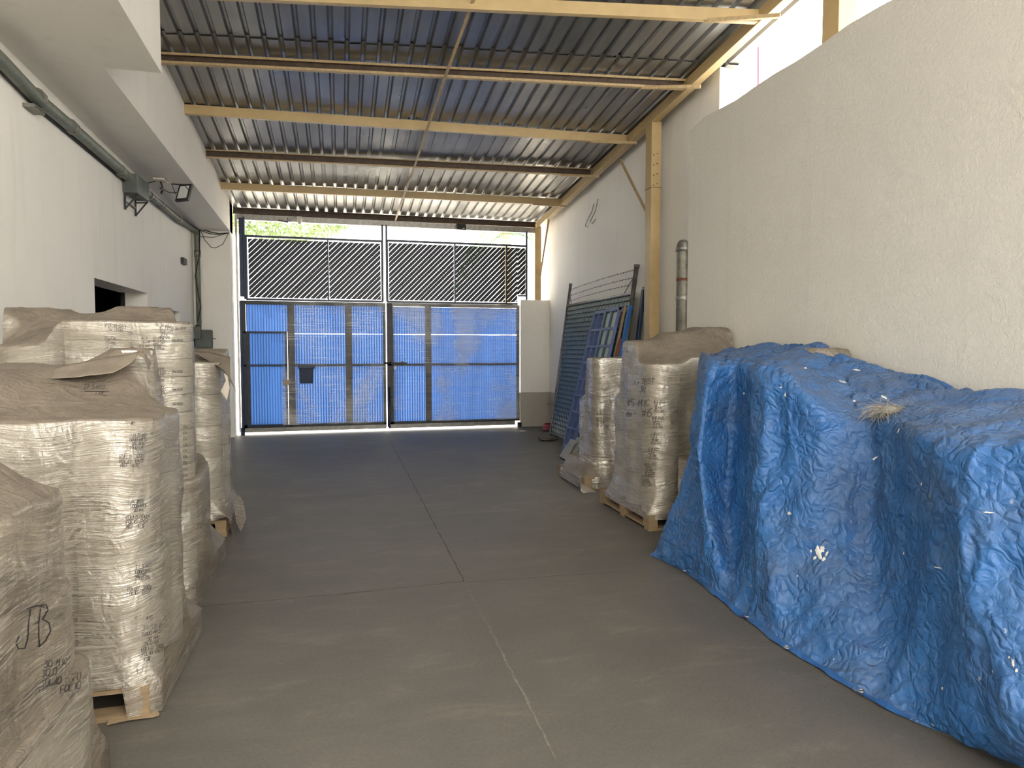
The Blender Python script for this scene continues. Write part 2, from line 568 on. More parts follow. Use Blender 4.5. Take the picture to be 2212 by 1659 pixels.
# floor
mb = MB()
mb.box(-3.2, 5.0, -7.2, 13.35, -.12, 0)
struct(mb.build('floor', M['floor']))
mb = MB()
def crack(pts, w):
    for a, b in zip(pts[:-1], pts[1:]):
        a, b = Vector(a), Vector(b)
        n = max(2, int((b - a).length / .06))
        d = (b - a).normalized()
        s = Vector((d.y, -d.x, 0))
        L, R = [], []
        for i in range(n + 1):
            p = a + (b - a) * i / n + s * random.uniform(-.006, .006)
            ww = w * random.uniform(.35, 1)
            L.append((p.x - s.x * ww, p.y - s.y * ww, .0012))
            R.append((p.x + s.x * ww, p.y + s.y * ww, .0012))
        mb.grid([L, R], False)
crack([on(836, 940, Z=0), on(900, 1060, Z=0), on(910, 1078, Z=0), on(1003, 1257, Z=0)], .006)
crack([on(410, 1312, Z=0), on(700, 1287, Z=0), on(1003, 1256, Z=0)], .005)
crack([on(1008, 1258, Z=0), on(1380, 1232, Z=0)], .0035)
crack([on(520, 1087, Z=0), on(880, 1062, Z=0)], .004)
crack([on(1001, 1057, Z=0), on(1193, 1048, Z=0)], .004)
crack([on(600, 992, Z=0), on(866, 976, Z=0), on(1166, 967, Z=0)], .003)
struct(mb.build('trim_1', M['joint']))
mb = MB()
crack([on(1003, 1257, Z=0), on(1060, 1362, Z=0), on(1110, 1460, Z=0), on(1200, 1640, Z=0)], .009)
struct(mb.build('trim_2', simple('pale_joint_filler', (0.150, 0.134, 0.112), .85, 0, .3, 30)))

def wall_cells(mb, x0, x1, ys, zs, holes):
    for i in range(len(ys) - 1):
        for j in range(len(zs) - 1):
            if (i, j) in holes:
                continue
            mb.box(x0, x1, ys[i], ys[i + 1], zs[j], zs[j + 1])

mb = MB()
wall_cells(mb, XL - .32, XL, [-7, 7.957, 9.94, 10.317, 11.80, YC + .1], [0, 1.45, 2.205, 2.36, 6.0], {(1, 1), (1, 2), (3, 1)})
struct(mb.build('wall_left', M['wall']))
struct(MB().box(-3.2, 5.0, -7.2, -7.0, 0, 3.1).build('wall_rear_added', M['wall']))  # unseen wall, added to give the glossy film something to reflect
# room behind the openings, its darkness put into near-black walls
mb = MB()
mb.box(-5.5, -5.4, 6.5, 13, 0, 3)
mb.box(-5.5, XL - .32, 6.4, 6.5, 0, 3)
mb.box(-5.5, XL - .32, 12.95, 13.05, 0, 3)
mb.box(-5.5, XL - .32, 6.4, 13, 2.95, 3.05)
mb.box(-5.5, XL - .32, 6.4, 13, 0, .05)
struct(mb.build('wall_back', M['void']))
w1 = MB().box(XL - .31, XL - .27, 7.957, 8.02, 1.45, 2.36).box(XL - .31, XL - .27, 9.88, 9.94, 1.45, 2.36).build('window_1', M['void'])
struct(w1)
mb = MB()
for k in range(8):
    y = 10.36 + k * .2
    mb.box(XL - .20, XL - .17, y, y + .05, 1.45, 2.2)
mb.box(XL - .20, XL - .16, 10.317, 11.8, 2.13, 2.205)
mb.box(XL - .20, XL - .16, 10.317, 11.8, 1.45, 1.5)
struct(mb.build('window_2', M['navy']))

# end return of the left wall (the plastered face beside the gate)
mb = MB()
mb.box(XL - .32, XB, YC, YC + .30, 0, 4.4)
struct(mb.build('wall_return', M['wall']))

# hanging beam: narrow run and the wider part nearest the camera
mb = MB()
def beam_seg(x0, x1, y0, y1, top0, top1):
    mb.hexa([(x0, y0, zsoff(y0)), (x1, y0, zsoff(y0)), (x1, y1, zsoff(y1)), (x0, y1, zsoff(y1)),
             (x0, y0, top0), (x1, y0, top0), (x1, y1, top1), (x0, y1, top1)])
ys = [6.38, 8, 10, 12, YC + .3]
for a, b in zip(ys[:-1], ys[1:]):
    beam_seg(XL, XB, a, b, zroof(XB, a) + .12, zroof(XB, b) + .12)
struct(mb.build('trim_3', M['soffit']))
mb = MB()
for a, b in ((1.2, 3), (3, 6.385)):
    beam_seg(XL, XT, a, b, zroof(XT, a) + .2, zroof(XT, b) + .2)
struct(mb.build('trim_4', M['soffit']))

# right wall: tall far part with its grey rendered foot, thick near part with open sky above
mb = MB()
ys = [6.85, 8.5, 10.5, 12.5, 13.9]
for a, b in zip(ys[:-1], ys[1:]):
    mb.hexa([(XW, a, 0), (XW + .3, a, 0), (XW + .3, b, 0), (XW, b, 0),
             (XW, a, zroof(XW, a)), (XW + .3, a, zroof(XW, a)), (XW + .3, b, zroof(XW, b)), (XW, b, zroof(XW, b))])
struct(mb.build('wall_right', M['wall']))
mb = MB()
pts = []
nseg = 40
for i in range(nseg + 1):
    y = 6.62 - i * (6.62 + 5) / nseg
    z = 4.005 + .012 * math.sin(i * 1.7) + .008 * math.sin(i * .9 + 1)
    pts.append((y, z if i else 3.97))
for (a, za), (b, zb) in zip(pts[:-1], pts[1:]):
    mb.hexa([(XN, b, 0), (XW - .05, b, 0), (XW - .05, a, 0), (XN, a, 0), (XN, b, zb), (XW - .05, b, zb), (XW - .05, a, za), (XN, a, za)])
struct(mb.build('wall_near', M['wall_rough']))
mb = MB().box(XW - .012, XW + .01, 12.2, 13.2, 0, .72)
mb.box(XW - .012, XW + .01, 8.2, 12.2, 0, .70)
struct(mb.build('baseboard_right', M['dado']))
# low gate pier
mb = MB().box(3.585, XW + .1, YG - .02, YG + .35, 0, 2.62)
struct(mb.build('wall_pier', M['wall']))
mb = MB().box(3.575, XW + .01, YG - .034, YG + .33, 0, .715)
struct(mb.build('baseboard_pier', M['dado']))

# roof: ribbed metal sheets in two overlapping lengths
def roof_sheet(mb, y0, y1, dz):
    xs = []
    pitch = .172
    x = XL + .6
    prof = []
    while x < 4.42:
        prof += [(x, 0), (x + pitch - .062, 0), (x + pitch - .044, .036), (x + pitch - .018, .036)]
        x += pitch
    ny = 16
    rows = []
    for i in range(ny + 1):
        row = []
        for px_, h in prof:
            ya = y0(px_) if callable(y0) else y0
            y = ya + (y1 - ya) * i / ny
            row.append((px_, y, zroof(px_, y) + h + dz + .004 * math.sin(px_ * 3.1 + y * 2.3)))
        rows.append(row)
    mb.grid(rows, False)
mb = MB()
roof_sheet(mb, lambda x: 7.93 - (x + 1.9) * .187, 13.55, 0)
roof_sheet(mb, 2.2, 8.45, .014)
roof_sheet(mb, -.8, 2.4, .028)
o = mb.build('ceiling', M['roof'], solid=.002)
struct(o)
mb = MB()   # unseen slab added above the sheets to keep sky light out
for a, b in ((-.8, 3), (3, 8), (8, 13.0)):
    x0, x1 = XL + .5, 4.40
    mb.hexa([(x0, a, zroof(x0, a) + .07), (x1, a, zroof(x1, a) + .07), (x1, b, zroof(x1, b) + .07), (x0, b, zroof(x0, b) + .07),
             (x0, a, zroof(x0, a) + .09), (x1, a, zroof(x1, a) + .09), (x1, b, zroof(x1, b) + .09), (x0, b, zroof(x0, b) + .09)])
struct(mb.build('ceiling_sky_block', M['roof']))

# ground outside
mb = MB().box(-30, 30, 13.35, 60, -.14, -.02)
struct(mb.build('floor_outside', M['outside']))

# ================================================================== ROOF STEEL
PUR = {1: ((XT, 7.0), (4.0, 5.82)), 2: ((XB, 8.30), (4.0, 7.22)), 3: ((XB, 9.47), (4.0, 8.88)), 4: ((XB, 10.81), (4.0, 10.25)),
       5: ((XB, 12.08), (4.0, 11.85)), 6: ((XB, 13.29), (4.0, 13.45))}
PL = {1: 'ochre roof purlin nearest the camera, its flat face lit, at the top edge',
      2: 'roof purlin second from the camera, two ochre flanges with a dark brown hollow',
      3: 'flat faced ochre roof purlin third from the camera',
      4: 'dark hollowed roof purlin fourth from the camera, between two ochre ones',
      5: 'ochre roof purlin in front of the last one, just above the gate',
      6: 'dark brown roof purlin directly over the gate, last of the row'}
for k, ((xa, ya), (xb, yb)) in PUR.items():
    root = thing('roof_purlin', PL[k], 'purlin', (xa, ya, zroof(xa, ya) - .12), 'purlins under the metal roof')
    A = Vector((xa, ya, zroof(xa, ya) - .006))
    B = Vector((xb, yb, zroof(xb, yb) - .012))
    dn = Vector((0, 0, -1))
    d = (B - A).normalized()
    s = d.cross(Vector((0, 0, 1))).normalized()      # towards the camera
    if s.y > 0:
        s = -s
    hgt, flg, th = .118, .055, .006
    m1 = MB()
    openf = k in (2, 4, 6)
    web_off = s * (flg if not openf else 0)
    def slab(mbx, off_s0, off_s1, z0, z1):
        p = []
        for z in (z0, z1):
            for q, o_ in ((A, off_s0), (B, off_s0), (B, off_s1), (A, off_s1)):
                p.append(q + s * o_ + dn * (-z))
        mbx.hexa(p)
    if openf:
        m2 = MB()
        slab(m2, 0, th, -hgt + th, -th)
        fr = MB()
        slab(fr, 0, flg, -th, 0)
        slab(fr, 0, flg, -hgt, -hgt + th)
        lip = .026 if k == 2 else .016
        slab(fr, flg - th, flg, -lip, -th)
        slab(fr, flg - th, flg, -hgt + th, -hgt + lip)
        fr.build('flange', M['yellow_dirty'] if k != 6 else M['rust'], root, label='ochre flanges' if k != 6 else None)
        m2.build('web', M['rust'], root)  # dark brown web on the open-sided purlins
    else:
        slab(m1, flg - th, flg, -hgt, 0)
        slab(m1, 0, flg - th, -th, 0)
        slab(m1, 0, flg - th, -hgt, -hgt + th)
        m1.build('channel', M['yellow'], root)
    if k < 6:   # knee brace to the rafter
        q = B + dn * .12
        a = B + (A - B).normalized() * .55 + dn * .118 + s * .03
        b = Vector((3.97, yb - .35, q.z - .10 + .02))
        bm_ = MB().bar(a, b, .035, .035)
        bm_.build('knee_brace', M['yellow_dirty'], root)

# long tie running under the purlins
root = thing('sag_rod', 'thin ochre tie strip running under the purlins from top centre to the gate', 'tie rod', (1.1, 5.2, zroof(1.1, 5.2) - .15))
pts = [on(1026, -10, Z=zroof(1.1, 5.6) - .14), on(962, 165, Z=zroof(1.1, 7.8) - .14), on(925, 272, Z=zroof(1.1, 9.2) - .14), on(890, 375, Z=zroof(1.12, 10.6) - .14), on(868, 433, Z=zroof(1.1, 12) - .14), on(853, 480, Z=zroof(1.1, 13.4) - .15)]
mb = MB()
for a, b in zip(pts[:-1], pts[1:]):
    mb.bar(a, b, .032, .012)
mb.build('tie_strip', M['yellow_dirty'], root)

# rafter over the right wall
def zraf(Y):
    return 4.10 + .086 * (13.43 - Y)
root = thing('rafter', 'long ochre box rafter sloping along the top of the right wall', 'rafter', (4.0, 0, zraf(0)))
mb = MB()
for a, b in ((-2, 13.55),):
    mb.hexa([(3.95, a, zraf(a)), (4.05, a, zraf(a)), (4.05, b, zraf(b)), (3.95, b, zraf(b)),
             (3.95, a, zraf(a) + .13), (4.05, a, zraf(a) + .13), (4.05, b, zraf(b) + .13), (3.95, b, zraf(b) + .13)])
mb.build('box_section', M['yellow'], root, bevel=.004)
mb = MB().box(4.051, 4.062, 0, 13.5, 0, 0)
def wall_post(x0, x1, y0, y1, z0, z1, label, base=None):
    r = thing('steel_column', label, 'column', ((x0 + x1) / 2, (y0 + y1) / 2, z0), 'ochre columns along the right wall')
    MB().box(x0, x1, y0, y1, z0, z1).build('shaft', M['yellow'], r, bevel=.006)
    return r
r = wall_post(3.96, 4.10, 8.06, 8.24, 0, zraf(8.1) + .02, 'tall ochre steel column standing behind the wrapped pallet by the right wall')
mb = MB()
for i in range(4):
    for j in (0, 1):
        c = Vector((3.99 + j * .05, 8.058, 3.75 + i * .13 + (j * .02)))
        mb.tube([c, c + Vector((0, -.01, 0))], .007, 8)
mb.build('bolt', M['rust'], r)
MB().box(3.955, 4.105, 8.055, 8.245, 3.72, 3.726).build('joint_seam', M['rust'], r)
r = wall_post(3.90, 4.04, 13.24, 13.42, 2.62, zraf(13.3), 'short ochre steel column on the low pier right of the gate')
r = wall_post(4.06, 4.25, 4.82, 5.02, 2.5, zraf(4.9) + .1, 'ochre steel column against the sky above the near right wall')
# brace rods
for a, b, lab in ((on(1340, 345, X=3.99), on(1402, 470, X=3.99), 'slanting ochre brace from rafter to the tall steel column'),
                  (on(1186, 470, X=4.02), on(1163, 622, X=4.02), 'thin slanting brace beside the short column by the gate')):
    o = MB().bar(a, b, .035, .02).build('brace_rod', M['yellow_dirty'])
    tag(o, lab, 'brace', 'slanting braces by the right wall')

# ================================================================== GATE
def lattice(mb, x0, x1, z0, z1, y, pitch=.0985, w=.089, cut=None):
    """diagonal privacy slats rising to the right, clipped to the rectangle"""
    h = z1 - z0
    c = x0 - h
    k = 0
    while c < x1:
        # band between lines x = c + t, z = z0 + t
        wob = random.uniform(-.004, .004)
        a0, a1 = c + wob, c + w + wob
        poly = [(a0, z0), (a1, z0), (a1 + h, z1), (a0 + h, z1)]
        def clip(poly, f):
            out = []
            for i in range(len(poly)):
                p, q = poly[i], poly[(i + 1) % len(poly)]
                fp, fq = f(p), f(q)
                if fp >= 0:
                    out.append(p)
                if (fp >= 0) != (fq >= 0):
                    t = fp / (fp - fq)
                    out.append((p[0] + (q[0] - p[0]) * t, p[1] + (q[1] - p[1]) * t))
            return out
        poly = clip(poly, lambda p: p[0] - x0)
        if poly:
            poly = clip(poly, lambda p: x1 - p[0])
        if poly and cut:
            pass
        if len(poly) > 2:
            n = len(poly)
            yy = y + .004 * (k % 2)
            vs = [(p[0], yy, p[1]) for p in poly] + [(p[0], yy + .003, p[1]) for p in poly]
            fs = [tuple(range(n)), tuple(reversed(range(n, 2 * n)))] + [(i, (i + 1) % n, n + (i + 1) % n, n + i) for i in range(n)]
            mb.add(vs, fs)
        c += pitch
        k += 1

def mesh_wires(mb, x0, x1, z0, z1, y, pitch=.0985, r=.0035):
    h = z1 - z0
    c = x0
    while c < x1 + h:            # falling wires only: these break up the light gaps
        xa, za, xb, zb = c, z0, c - h, z1
        if xa > x1:
            za += xa - x1
            xa = x1
        if xb < x0:
            zb -= x0 - xb
            xb = x0
        if xa - xb > .01:
            mb.tube([(xa, y, za), (xb, y, zb)], r, 4, False, False)
        c += pitch

def corrugated(mb, x0, x1, z0, z1, y, pitch=.0485, amp=.009):
    prof = []
    x = x0
    k = 0
    while x < x1:
        for f, h in ((0, 0), (.28, 0), (.42, 1), (.86, 1)):
            xx = x + f * pitch
            if xx <= x1:
                prof.append((xx, y - h * amp * 1.6))
        x += pitch
    prof.append((x1, y))
    mb.grid([[(a, b, z0) for a, b in prof], [(a, b, z1) for a, b in prof]], False)

def barb(mb, a, b, sag=.01, n=14, r=.0022, spikes=True):
    a, b = Vector(a), Vector(b)
    pts = [a + (b - a) * i / n + Vector((0, 0, -sag * 4 * (i / n) * (1 - i / n))) for i in range(n + 1)]
    mb.tube(pts, r, 5, False)
    if spikes:
        for i in range(1, n):
            p = pts[i]
            d = Vector((random.uniform(-1, 1), random.uniform(-1, 1), random.uniform(-1, 1))).normalized() * .018
            mb.tube([p - d, p + d], r * .8, 4, False)
            mb.tube([p - Vector((d.z, d.x, -d.y)), p + Vector((d.z, d.x, -d.y))], r * .8, 4, False)

ZT, ZM, ZD, ZB = 2.50, 1.30, 1.915, .125
# ---- left leaf
GL = thing('gate_leaf', 'left leaf of the blue gate with the small door and mail box', 'gate', (-.5, YG, 0), 'two leaves of the driveway gate')
x0, xd, x1 = -1.80, -.985, .805
f = MB()
f.box(x0, x0 + .085, YG, YG + .05, ZB, ZT)
f.box(x1 - .01, x1 + .045, YG, YG + .05, .07, ZT)
f.box(x0, x1 + .04, YG - .002, YG + .05, ZT - .06, ZT + .01)
f.box(x0, x1 + .04, YG, YG + .05, ZB, ZB + .055)
f.box(xd + .045, x1, YG, YG + .045, ZM - .022, ZM + .022)
f.box(xd + .005, xd + .065, YG, YG + .05, ZB, ZT)
f.build('frame', M['dark_steel'], GL, bevel=.003)
f = MB()
f.box(.075, .21, YG - .004, YG + .03, ZB, ZT - .05)
f.build('stile_plate', M['dark_steel'], GL, label='wide dark upright strip')
c = MB()
corrugated(c, x0 + .09, xd + .02, 1.935, ZT - .06, YG + .03)
corrugated(c, xd + .13, .075, ZB + .05, 1.893, YG + .03)
corrugated(c, xd + .13, .075, 1.905, ZT - .06, YG + .03)
corrugated(c, .21, x1 - .01, ZB + .05, 1.893, YG + .03)
corrugated(c, .21, x1 - .01, 1.905, ZT - .06, YG + .03)
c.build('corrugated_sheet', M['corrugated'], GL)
c = MB().box(xd + .015, xd + .135, YG + .01, YG + .03, ZB, ZT)
c.build('edge_plate', M['dark_steel'], GL)
MB().box(x0 + .03, x1 + .04, YG - .01, YG + .01, .045, .125).build('kick_plate', M['galv'], GL, label='pale metal strip along the bottom')
# pedestrian door
dr = thing('small_door', '', '', (0, 0, 0))
for k in ('label', 'category'):
    del dr[k]
dr.name = 'pedestrian_door'
dr.parent = GL
dr.location = -Vector(GL.location)
d = MB()
d.box(x0 + .045, x0 + .085, YG - .03, YG + .0, .15, 1.94)
d.box(xd - .04, xd, YG - .03, YG + .0, .15, 1.94)
d.box(x0 + .045, xd, YG - .03, YG, 1.90, 1.94)
d.box(x0 + .045, xd, YG - .03, YG, .15, .19)
d.box(x0 + .045, xd, YG - .03, YG, ZM - .02, ZM + .02)
d.build('door_frame', M['navy'], dr, bevel=.002)
d = MB()
corrugated(d, x0 + .15, xd - .04, .19, 1.90, YG - .005)
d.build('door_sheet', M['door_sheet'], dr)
MB().box(x0 + .085, x0 + .15, YG - .012, YG - .004, .19, 1.9).build('door_stile', M['dark_steel'], dr)
MB().box(xd - .085, xd + .01, YG - .05, YG - .03, .93, 1.03).box(xd + .012, xd + .05, YG - .045, YG - .03, .95, 1.01).build('lock', M['brass'], dr, bevel=.006, label='brass coloured lock')
# film over the gate
def film(xa, xb, za, zb, name_parent):
    P = []
    for i in range(25):
        x = xa + (xb - xa) * i / 24
        P.append([(x, YG - .075 - .02 * math.sin(x * 3 + j * .4) - .01 * math.sin(j * .9 + i), za + (zb - za) * j / 16) for j in range(17)])
    MB().grid(P).build('plastic_film', M['film'], name_parent)
film(xd - .10, x1 + .04, .17, ZT + .0, GL)
# lattice section
def lattice_leaf(root, xa, xb, posts, splits, ztop, step=None):
    m = MB()
    zb_ = 2.555
    for p in posts:
        m.box(p, p + .035, YG + .01, YG + .045, zb_ - .02, 4.02)
    for p in splits:
        m.box(p, p + .028, YG - .005, YG + .03, zb_, ztop)
    m.box(xa, xb, YG + .005, YG + .04, ztop, ztop + .04)
    m.box(xa, (step or xb), YG + .005, YG + .04, zb_ - .04, zb_)
    if step:
        m.box(step, xb, YG + .005, YG + .04, 2.69, 2.72)
    m.box(xa, xa + .035, YG + .005, YG + .04, zb_, ztop)
    m.box(xb - .03, xb, YG + .005, YG + .04, 2.7 if step else zb_, ztop)
    m.build('lattice_frame', M['navy'], root, bevel=.002)
    s = MB()
    edges = [xa + .05] + [q for p in splits for q in (p - .0, p + .03)] + [step or (xb - .04)]
    for a, b in zip(edges[0::2], edges[1::2]):
        lattice(s, a, b, zb_ + .015, ztop - .02, YG + .045)
    if step:
        lattice(s, step, xb - .035, 2.73, ztop - .02, YG + .045)
    s.build('slat_infill', M['slat'], root)
    w = MB()
    mesh_wires(w, xa + .03, (step or xb) - .03, zb_, ztop, YG + .04)
    if step:
        mesh_wires(w, step, xb - .03, 2.72, ztop, YG + .04)
    w.build('wire_mesh', M['dark_steel'], root)
    w = MB()
    for z in (3.80, 3.88, 3.96):
        barb(w, (posts[0], YG + .03, z + .01), (posts[-1], YG + .03, z), .01, 24, .0015)
    w.build('barbed_wire', M['dark_steel'], root)
    MB().tube([(posts[-1], YG + .03, 3.98), (posts[-1] - .28, YG + .03, ztop + .04)], .004, 6).build('corner_stay', M['dark_steel'], root)
    MB().tube([(posts[0] + .03, YG + .03, 3.98), (posts[0] + .28, YG + .03, ztop + .04)], .004, 6).build('corner_stay', M['dark_steel'], root)
lattice_leaf(GL, -1.70, .805, [-1.735, .785], [-.235], 3.68)
# mail box hung on the gate
mbx = thing('mail_box', 'navy blue box hanging on the left gate leaf beside the small door', 'box', (-.62, YG - .16, .955))
mb = MB()
mb.hexa([(-.755, YG - .19, .96), (-.52, YG - .19, .96), (-.52, YG - .095, .96), (-.755, YG - .095, .96),
         (-.765, YG - .21, 1.24), (-.51, YG - .21, 1.24), (-.51, YG - .095, 1.24), (-.765, YG - .095, 1.24)])
mb.build('body', M['navy'], mbx, bevel=.008)
MB().box(-.785, -.49, YG - .225, YG - .09, 1.24, 1.285).build('lid', M['navy'], mbx, bevel=.006)
# hinge post
o = MB().box(-1.80, -1.735, YG - .01, YG + .1, 2.58, 4.03).box(-1.735, -1.70, YG, YG + .08, 2.58, 4.05).build('gate_post', M['navy'], None, bevel=.004)
tag(o, 'dark blue post above the left end of the gate', 'post')
o = MB().box(-1.815, -1.775, YG - .03, YG + .03, 0, ZT).tube([(-1.8, YG - .02, 0), (-1.8, YG - .02, .14)], .04, 10).build('gate_hinge_post', M['navy'], None)
tag(o, 'slim navy hinge post at the bottom left of the gate', 'post')
# ---- right leaf
GR = thing('gate_leaf', 'right leaf of the blue gate with the sliding bolt', 'gate', (2.2, YG, 0), 'two leaves of the driveway gate')
x0, x1 = .87, 3.565
f = MB()
f.box(x0, x0 + .13, YG, YG + .05, .07, ZT)
f.box(x1 - .055, x1, YG, YG + .05, ZB, ZT)
f.box(x0, x1, YG - .002, YG + .05, ZT - .055, ZT + .012)
f.box(x0, x1, YG, YG + .05, ZB, ZB + .05)
f.box(x0, x1, YG, YG + .045, ZM - .02, ZM + .02)
f.build('frame', M['dark_steel'], GR, bevel=.003)
MB().box(1.62, 1.74, YG - .004, YG + .03, ZB, ZT - .05).build('stile_plate', M['dark_steel'], GR, label='wide dark upright strip')
c = MB()
for a, b in ((x0 + .13, 1.62), (1.74, x1 - .055)):
    corrugated(c, a, b, ZB + .05, 1.893, YG + .03)
    corrugated(c, a, b, 1.905, ZT - .06, YG + .03)
c.build('corrugated_sheet', M['corrugated'], GR)
MB().box(x0 + .02, x1 - .1, YG - .01, YG + .01, .045, .125).build('kick_plate', M['galv'], GR, label='pale metal strip along the bottom')
film(x0 + .1, x1 - .03, .17, ZT, GR)
lattice_leaf(GR, .875, 3.735, [.862, 3.70], [2.21, 3.27], 3.70, 3.53)
m = MB().tube([(.80, YG - .06, ZM + .035), (1.24, YG - .06, ZM + .035)], .018, 12)
m.box(.95, .98, YG - .09, YG - .0, ZM, ZM + .07).box(1.14, 1.17, YG - .09, YG, ZM, ZM + .07)
m.build('sliding_bolt', M['black'], GR)
m = MB().box(1.0, 1.04, YG - .09, YG - .065, ZM - .09, ZM - .03)
m.tube([(1.005, YG - .075, ZM - .03), (1.005, YG - .075, ZM + .01), (1.035, YG - .075, ZM + .01), (1.035, YG - .075, ZM - .03)], .005, 8)
m.build('padlock', M['galv'], GR, bevel=.004)
m = MB().tube([(.905, YG - .03, .05), (.905, YG - .03, .86)], .02, 12)
m.tube([(.905, YG - .03, .66), (1.0, YG - .05, .66)], .008, 8)
m.build('drop_bolt', M['navy'], GR)
o = MB().box(3.555, 3.60, YG - .04, YG, .0, .09).tube([(3.54, YG - .04, 0), (3.54, YG - .04, .1)], .035, 10).build('hinge_foot', M['black'], GR)

# lintel over the gate with three devices
o = MB().box(-1.86, 3.90, YG + .02, YG + .12, 3.995, 4.10).build('gate_lintel', M['galv'], None, bevel=.003)
tag(o, 'grey galvanised beam across the top of the gate opening', 'beam')
o = MB().box(-1.865, -1.83, YG, YG + .03, .05, 4.08).build('daylight_strip', M['white_pl'], None)  # pale strip added where daylight shows between wall and post
tag(o, 'pale upright strip in place of daylight at the left edge of the gate opening', 'strip')
r = thing('sensor', 'small pale rounded sensor on the beam above the left gate leaf', 'sensor', (-.72, YG - .06, 3.93))
m = MB().box(-.77, -.68, YG - .05, YG + .02, 4.03, 4.09)
m.lathe(-.725, YG - .04, [(.04, 4.05), (.042, 3.99), (.036, 3.955), (.0, 3.94)], 16)
m.build('housing', M['white_pl'], r)
o = MB().hexa([(-1.1, YG - .12, 3.975), (-.93, YG - .10, 3.955), (-.93, YG + .0, 3.96), (-1.1, YG - .02, 3.98), (-1.1, YG - .12, 4.0), (-.93, YG - .10, 3.985), (-.93, YG, 3.99), (-1.1, YG - .02, 4.01)])
o.tube([(-.93, YG - .05, 3.99), (-.94, YG - .03, 4.06)], .006, 6)
o.tube([(-.94, YG - .06, 3.98), (-.8, YG - .03, 4.08), (-.72, YG, 4.07)], .003, 6)
o = o.build('flat_lamp', M['dark_steel'])
tag(o, 'thin dark lamp hung tilted under the beam above the left gate leaf', 'lamp')
r = thing('floodlight', 'small dark square floodlight on the beam above the right gate leaf', 'lamp', (2.33, YG - .1, 3.97))
MB().hexa([(2.25, YG - .13, 3.97), (2.43, YG - .13, 3.965), (2.43, YG, 3.965), (2.25, YG, 3.97), (2.25, YG - .11, 4.09), (2.43, YG - .11, 4.085), (2.43, YG, 4.085), (2.25, YG, 4.09)]).build('housing', M['black'], r, bevel=.006)
MB().box(2.36, 2.40, YG - .134, YG - .129, 3.985, 4.0).build('lens', M['lamp_glass'], r)

# ================================================================== LEFT WALL SERVICES
def wallpt(x, y, off=.068):
    return on(x, y, X=XL + off)
root = thing('service_pipe', 'thick grey pipe along the top of the left wall under the beam', 'pipe', wallpt(150, 240))
mb = MB()
Pp = [wallpt(-60, 72), wallpt(0, 128), wallpt(80, 212), wallpt(170, 288), wallpt(250, 358), wallpt(288, 392)]
mb.tube(Pp, .055, 14)
mb.build('thick_pipe', M['conduit'], root)
for x, y in ((78, 205), (150, 270), (258, 366)):
    MB().tube([wallpt(x, y), wallpt(x + 8, y + 8)], .064, 14).build('coupling', M['galv_dirty'], root)
mb = MB().tube([wallpt(-40, 95, .02) + Vector((0, 0, -.05)), wallpt(75, 212, .02) + Vector((0, 0, -.06)), wallpt(283, 395, .02) + Vector((0, 0, -.04))], .018, 10)
mb.build('thin_pipe', M['cable'], root)
root = thing('conduit', 'narrower grey conduit running from the junction box to the far corner then down', 'conduit', wallpt(355, 445))
e = on(411, 508, X=XL + .1)
dwn = [on(413, 520, X=XL + .10), on(416, 600, X=XL + .10), on(421, 712, X=XL + .10)]
yy = YC - .06
dwn = [Vector((XL + .085, yy, 3.62)), Vector((XL + .085, yy, 2.9)), Vector((XL + .085, yy, 2.05))]
mb = MB().tube([wallpt(303, 405), wallpt(345, 440), wallpt(385, 474), Vector((XL + .06, yy - .12, 3.70)), Vector((XL + .08, yy - .03, 3.67))] + dwn, .042, 12)
mb.build('pipe', M['conduit'], root)
mb = MB().tube([wallpt(303, 400, .09), wallpt(345, 432, .09), wallpt(390, 470, .09), Vector((XL + .14, yy - .05, 3.70)), Vector((XL + .13, yy - .04, 3.3)), Vector((XL + .05, yy - .05, 2.9)), Vector((XL + .10, yy - .05, 2.55)), Vector((XL + .13, yy - .045, 2.35)), Vector((XL + .07, yy - .05, 2.1))], .009, 8)
mb.build('strapped_cable', M['cable'], root)
MB().tube([(XL + .085, yy, 3.24), (XL + .085, yy, 3.35)], .055, 12).build('coupling', M['galv_dirty'], root)
for x, y in ((385, 474), (345, 440), (322, 421)):
    MB().tube([wallpt(x, y), wallpt(x + 5, y + 4)], .052, 12).build('coupling', M['galv_dirty'], root)
# electrical boxes
r = thing('junction_box', 'grey junction box with an open bracket below it, midway along the left wall pipe', 'electrical box', wallpt(290, 392))
a = wallpt(277, 392)
c1 = wallpt(303, 395)
MB().box(XL + .0, XL + .17, a.y, c1.y, a.z - .13, a.z + .10).build('housing', M['box_grey'], r, bevel=.008)
mb = MB()
ym = (a.y + c1.y) / 2
for q in (a.y + .03, c1.y - .05):
    mb.bar((XL + .02, q, a.z - .13), (XL + .02, q, a.z - .33), .02)
    mb.bar((XL + .02, q, a.z - .32), (XL + .16, q, a.z - .14), .016)
    mb.bar((XL + .02, q, a.z - .16), (XL + .16, q, a.z - .15), .016)
mb.bar((XL + .02, a.y + .03, a.z - .23), (XL + .02, c1.y - .05, a.z - .23), .016)
mb.build('bracket', M['black'], r)
a = wallpt(68, 215)
b = wallpt(93, 238)
o = MB().box(XL, XL + .09, a.y, b.y - .02, b.z - .05, a.z - .03).box(XL + .09, XL + .10, a.y + .02, b.y - .04, b.z - .035, a.z - .045).build('electrical_box', M['galv_dirty'], None, bevel=.004)
tag(o, 'small grey metal box on the left wall near the camera end of the pipe', 'electrical box')
a = wallpt(400, 556)
o = MB().box(XL, XL + .05, a.y, a.y + .22, a.z - .10, a.z).build('switch_box', M['black'], None, bevel=.004)
tag(o, 'tiny black box on the left wall beside the down conduit', 'electrical box')
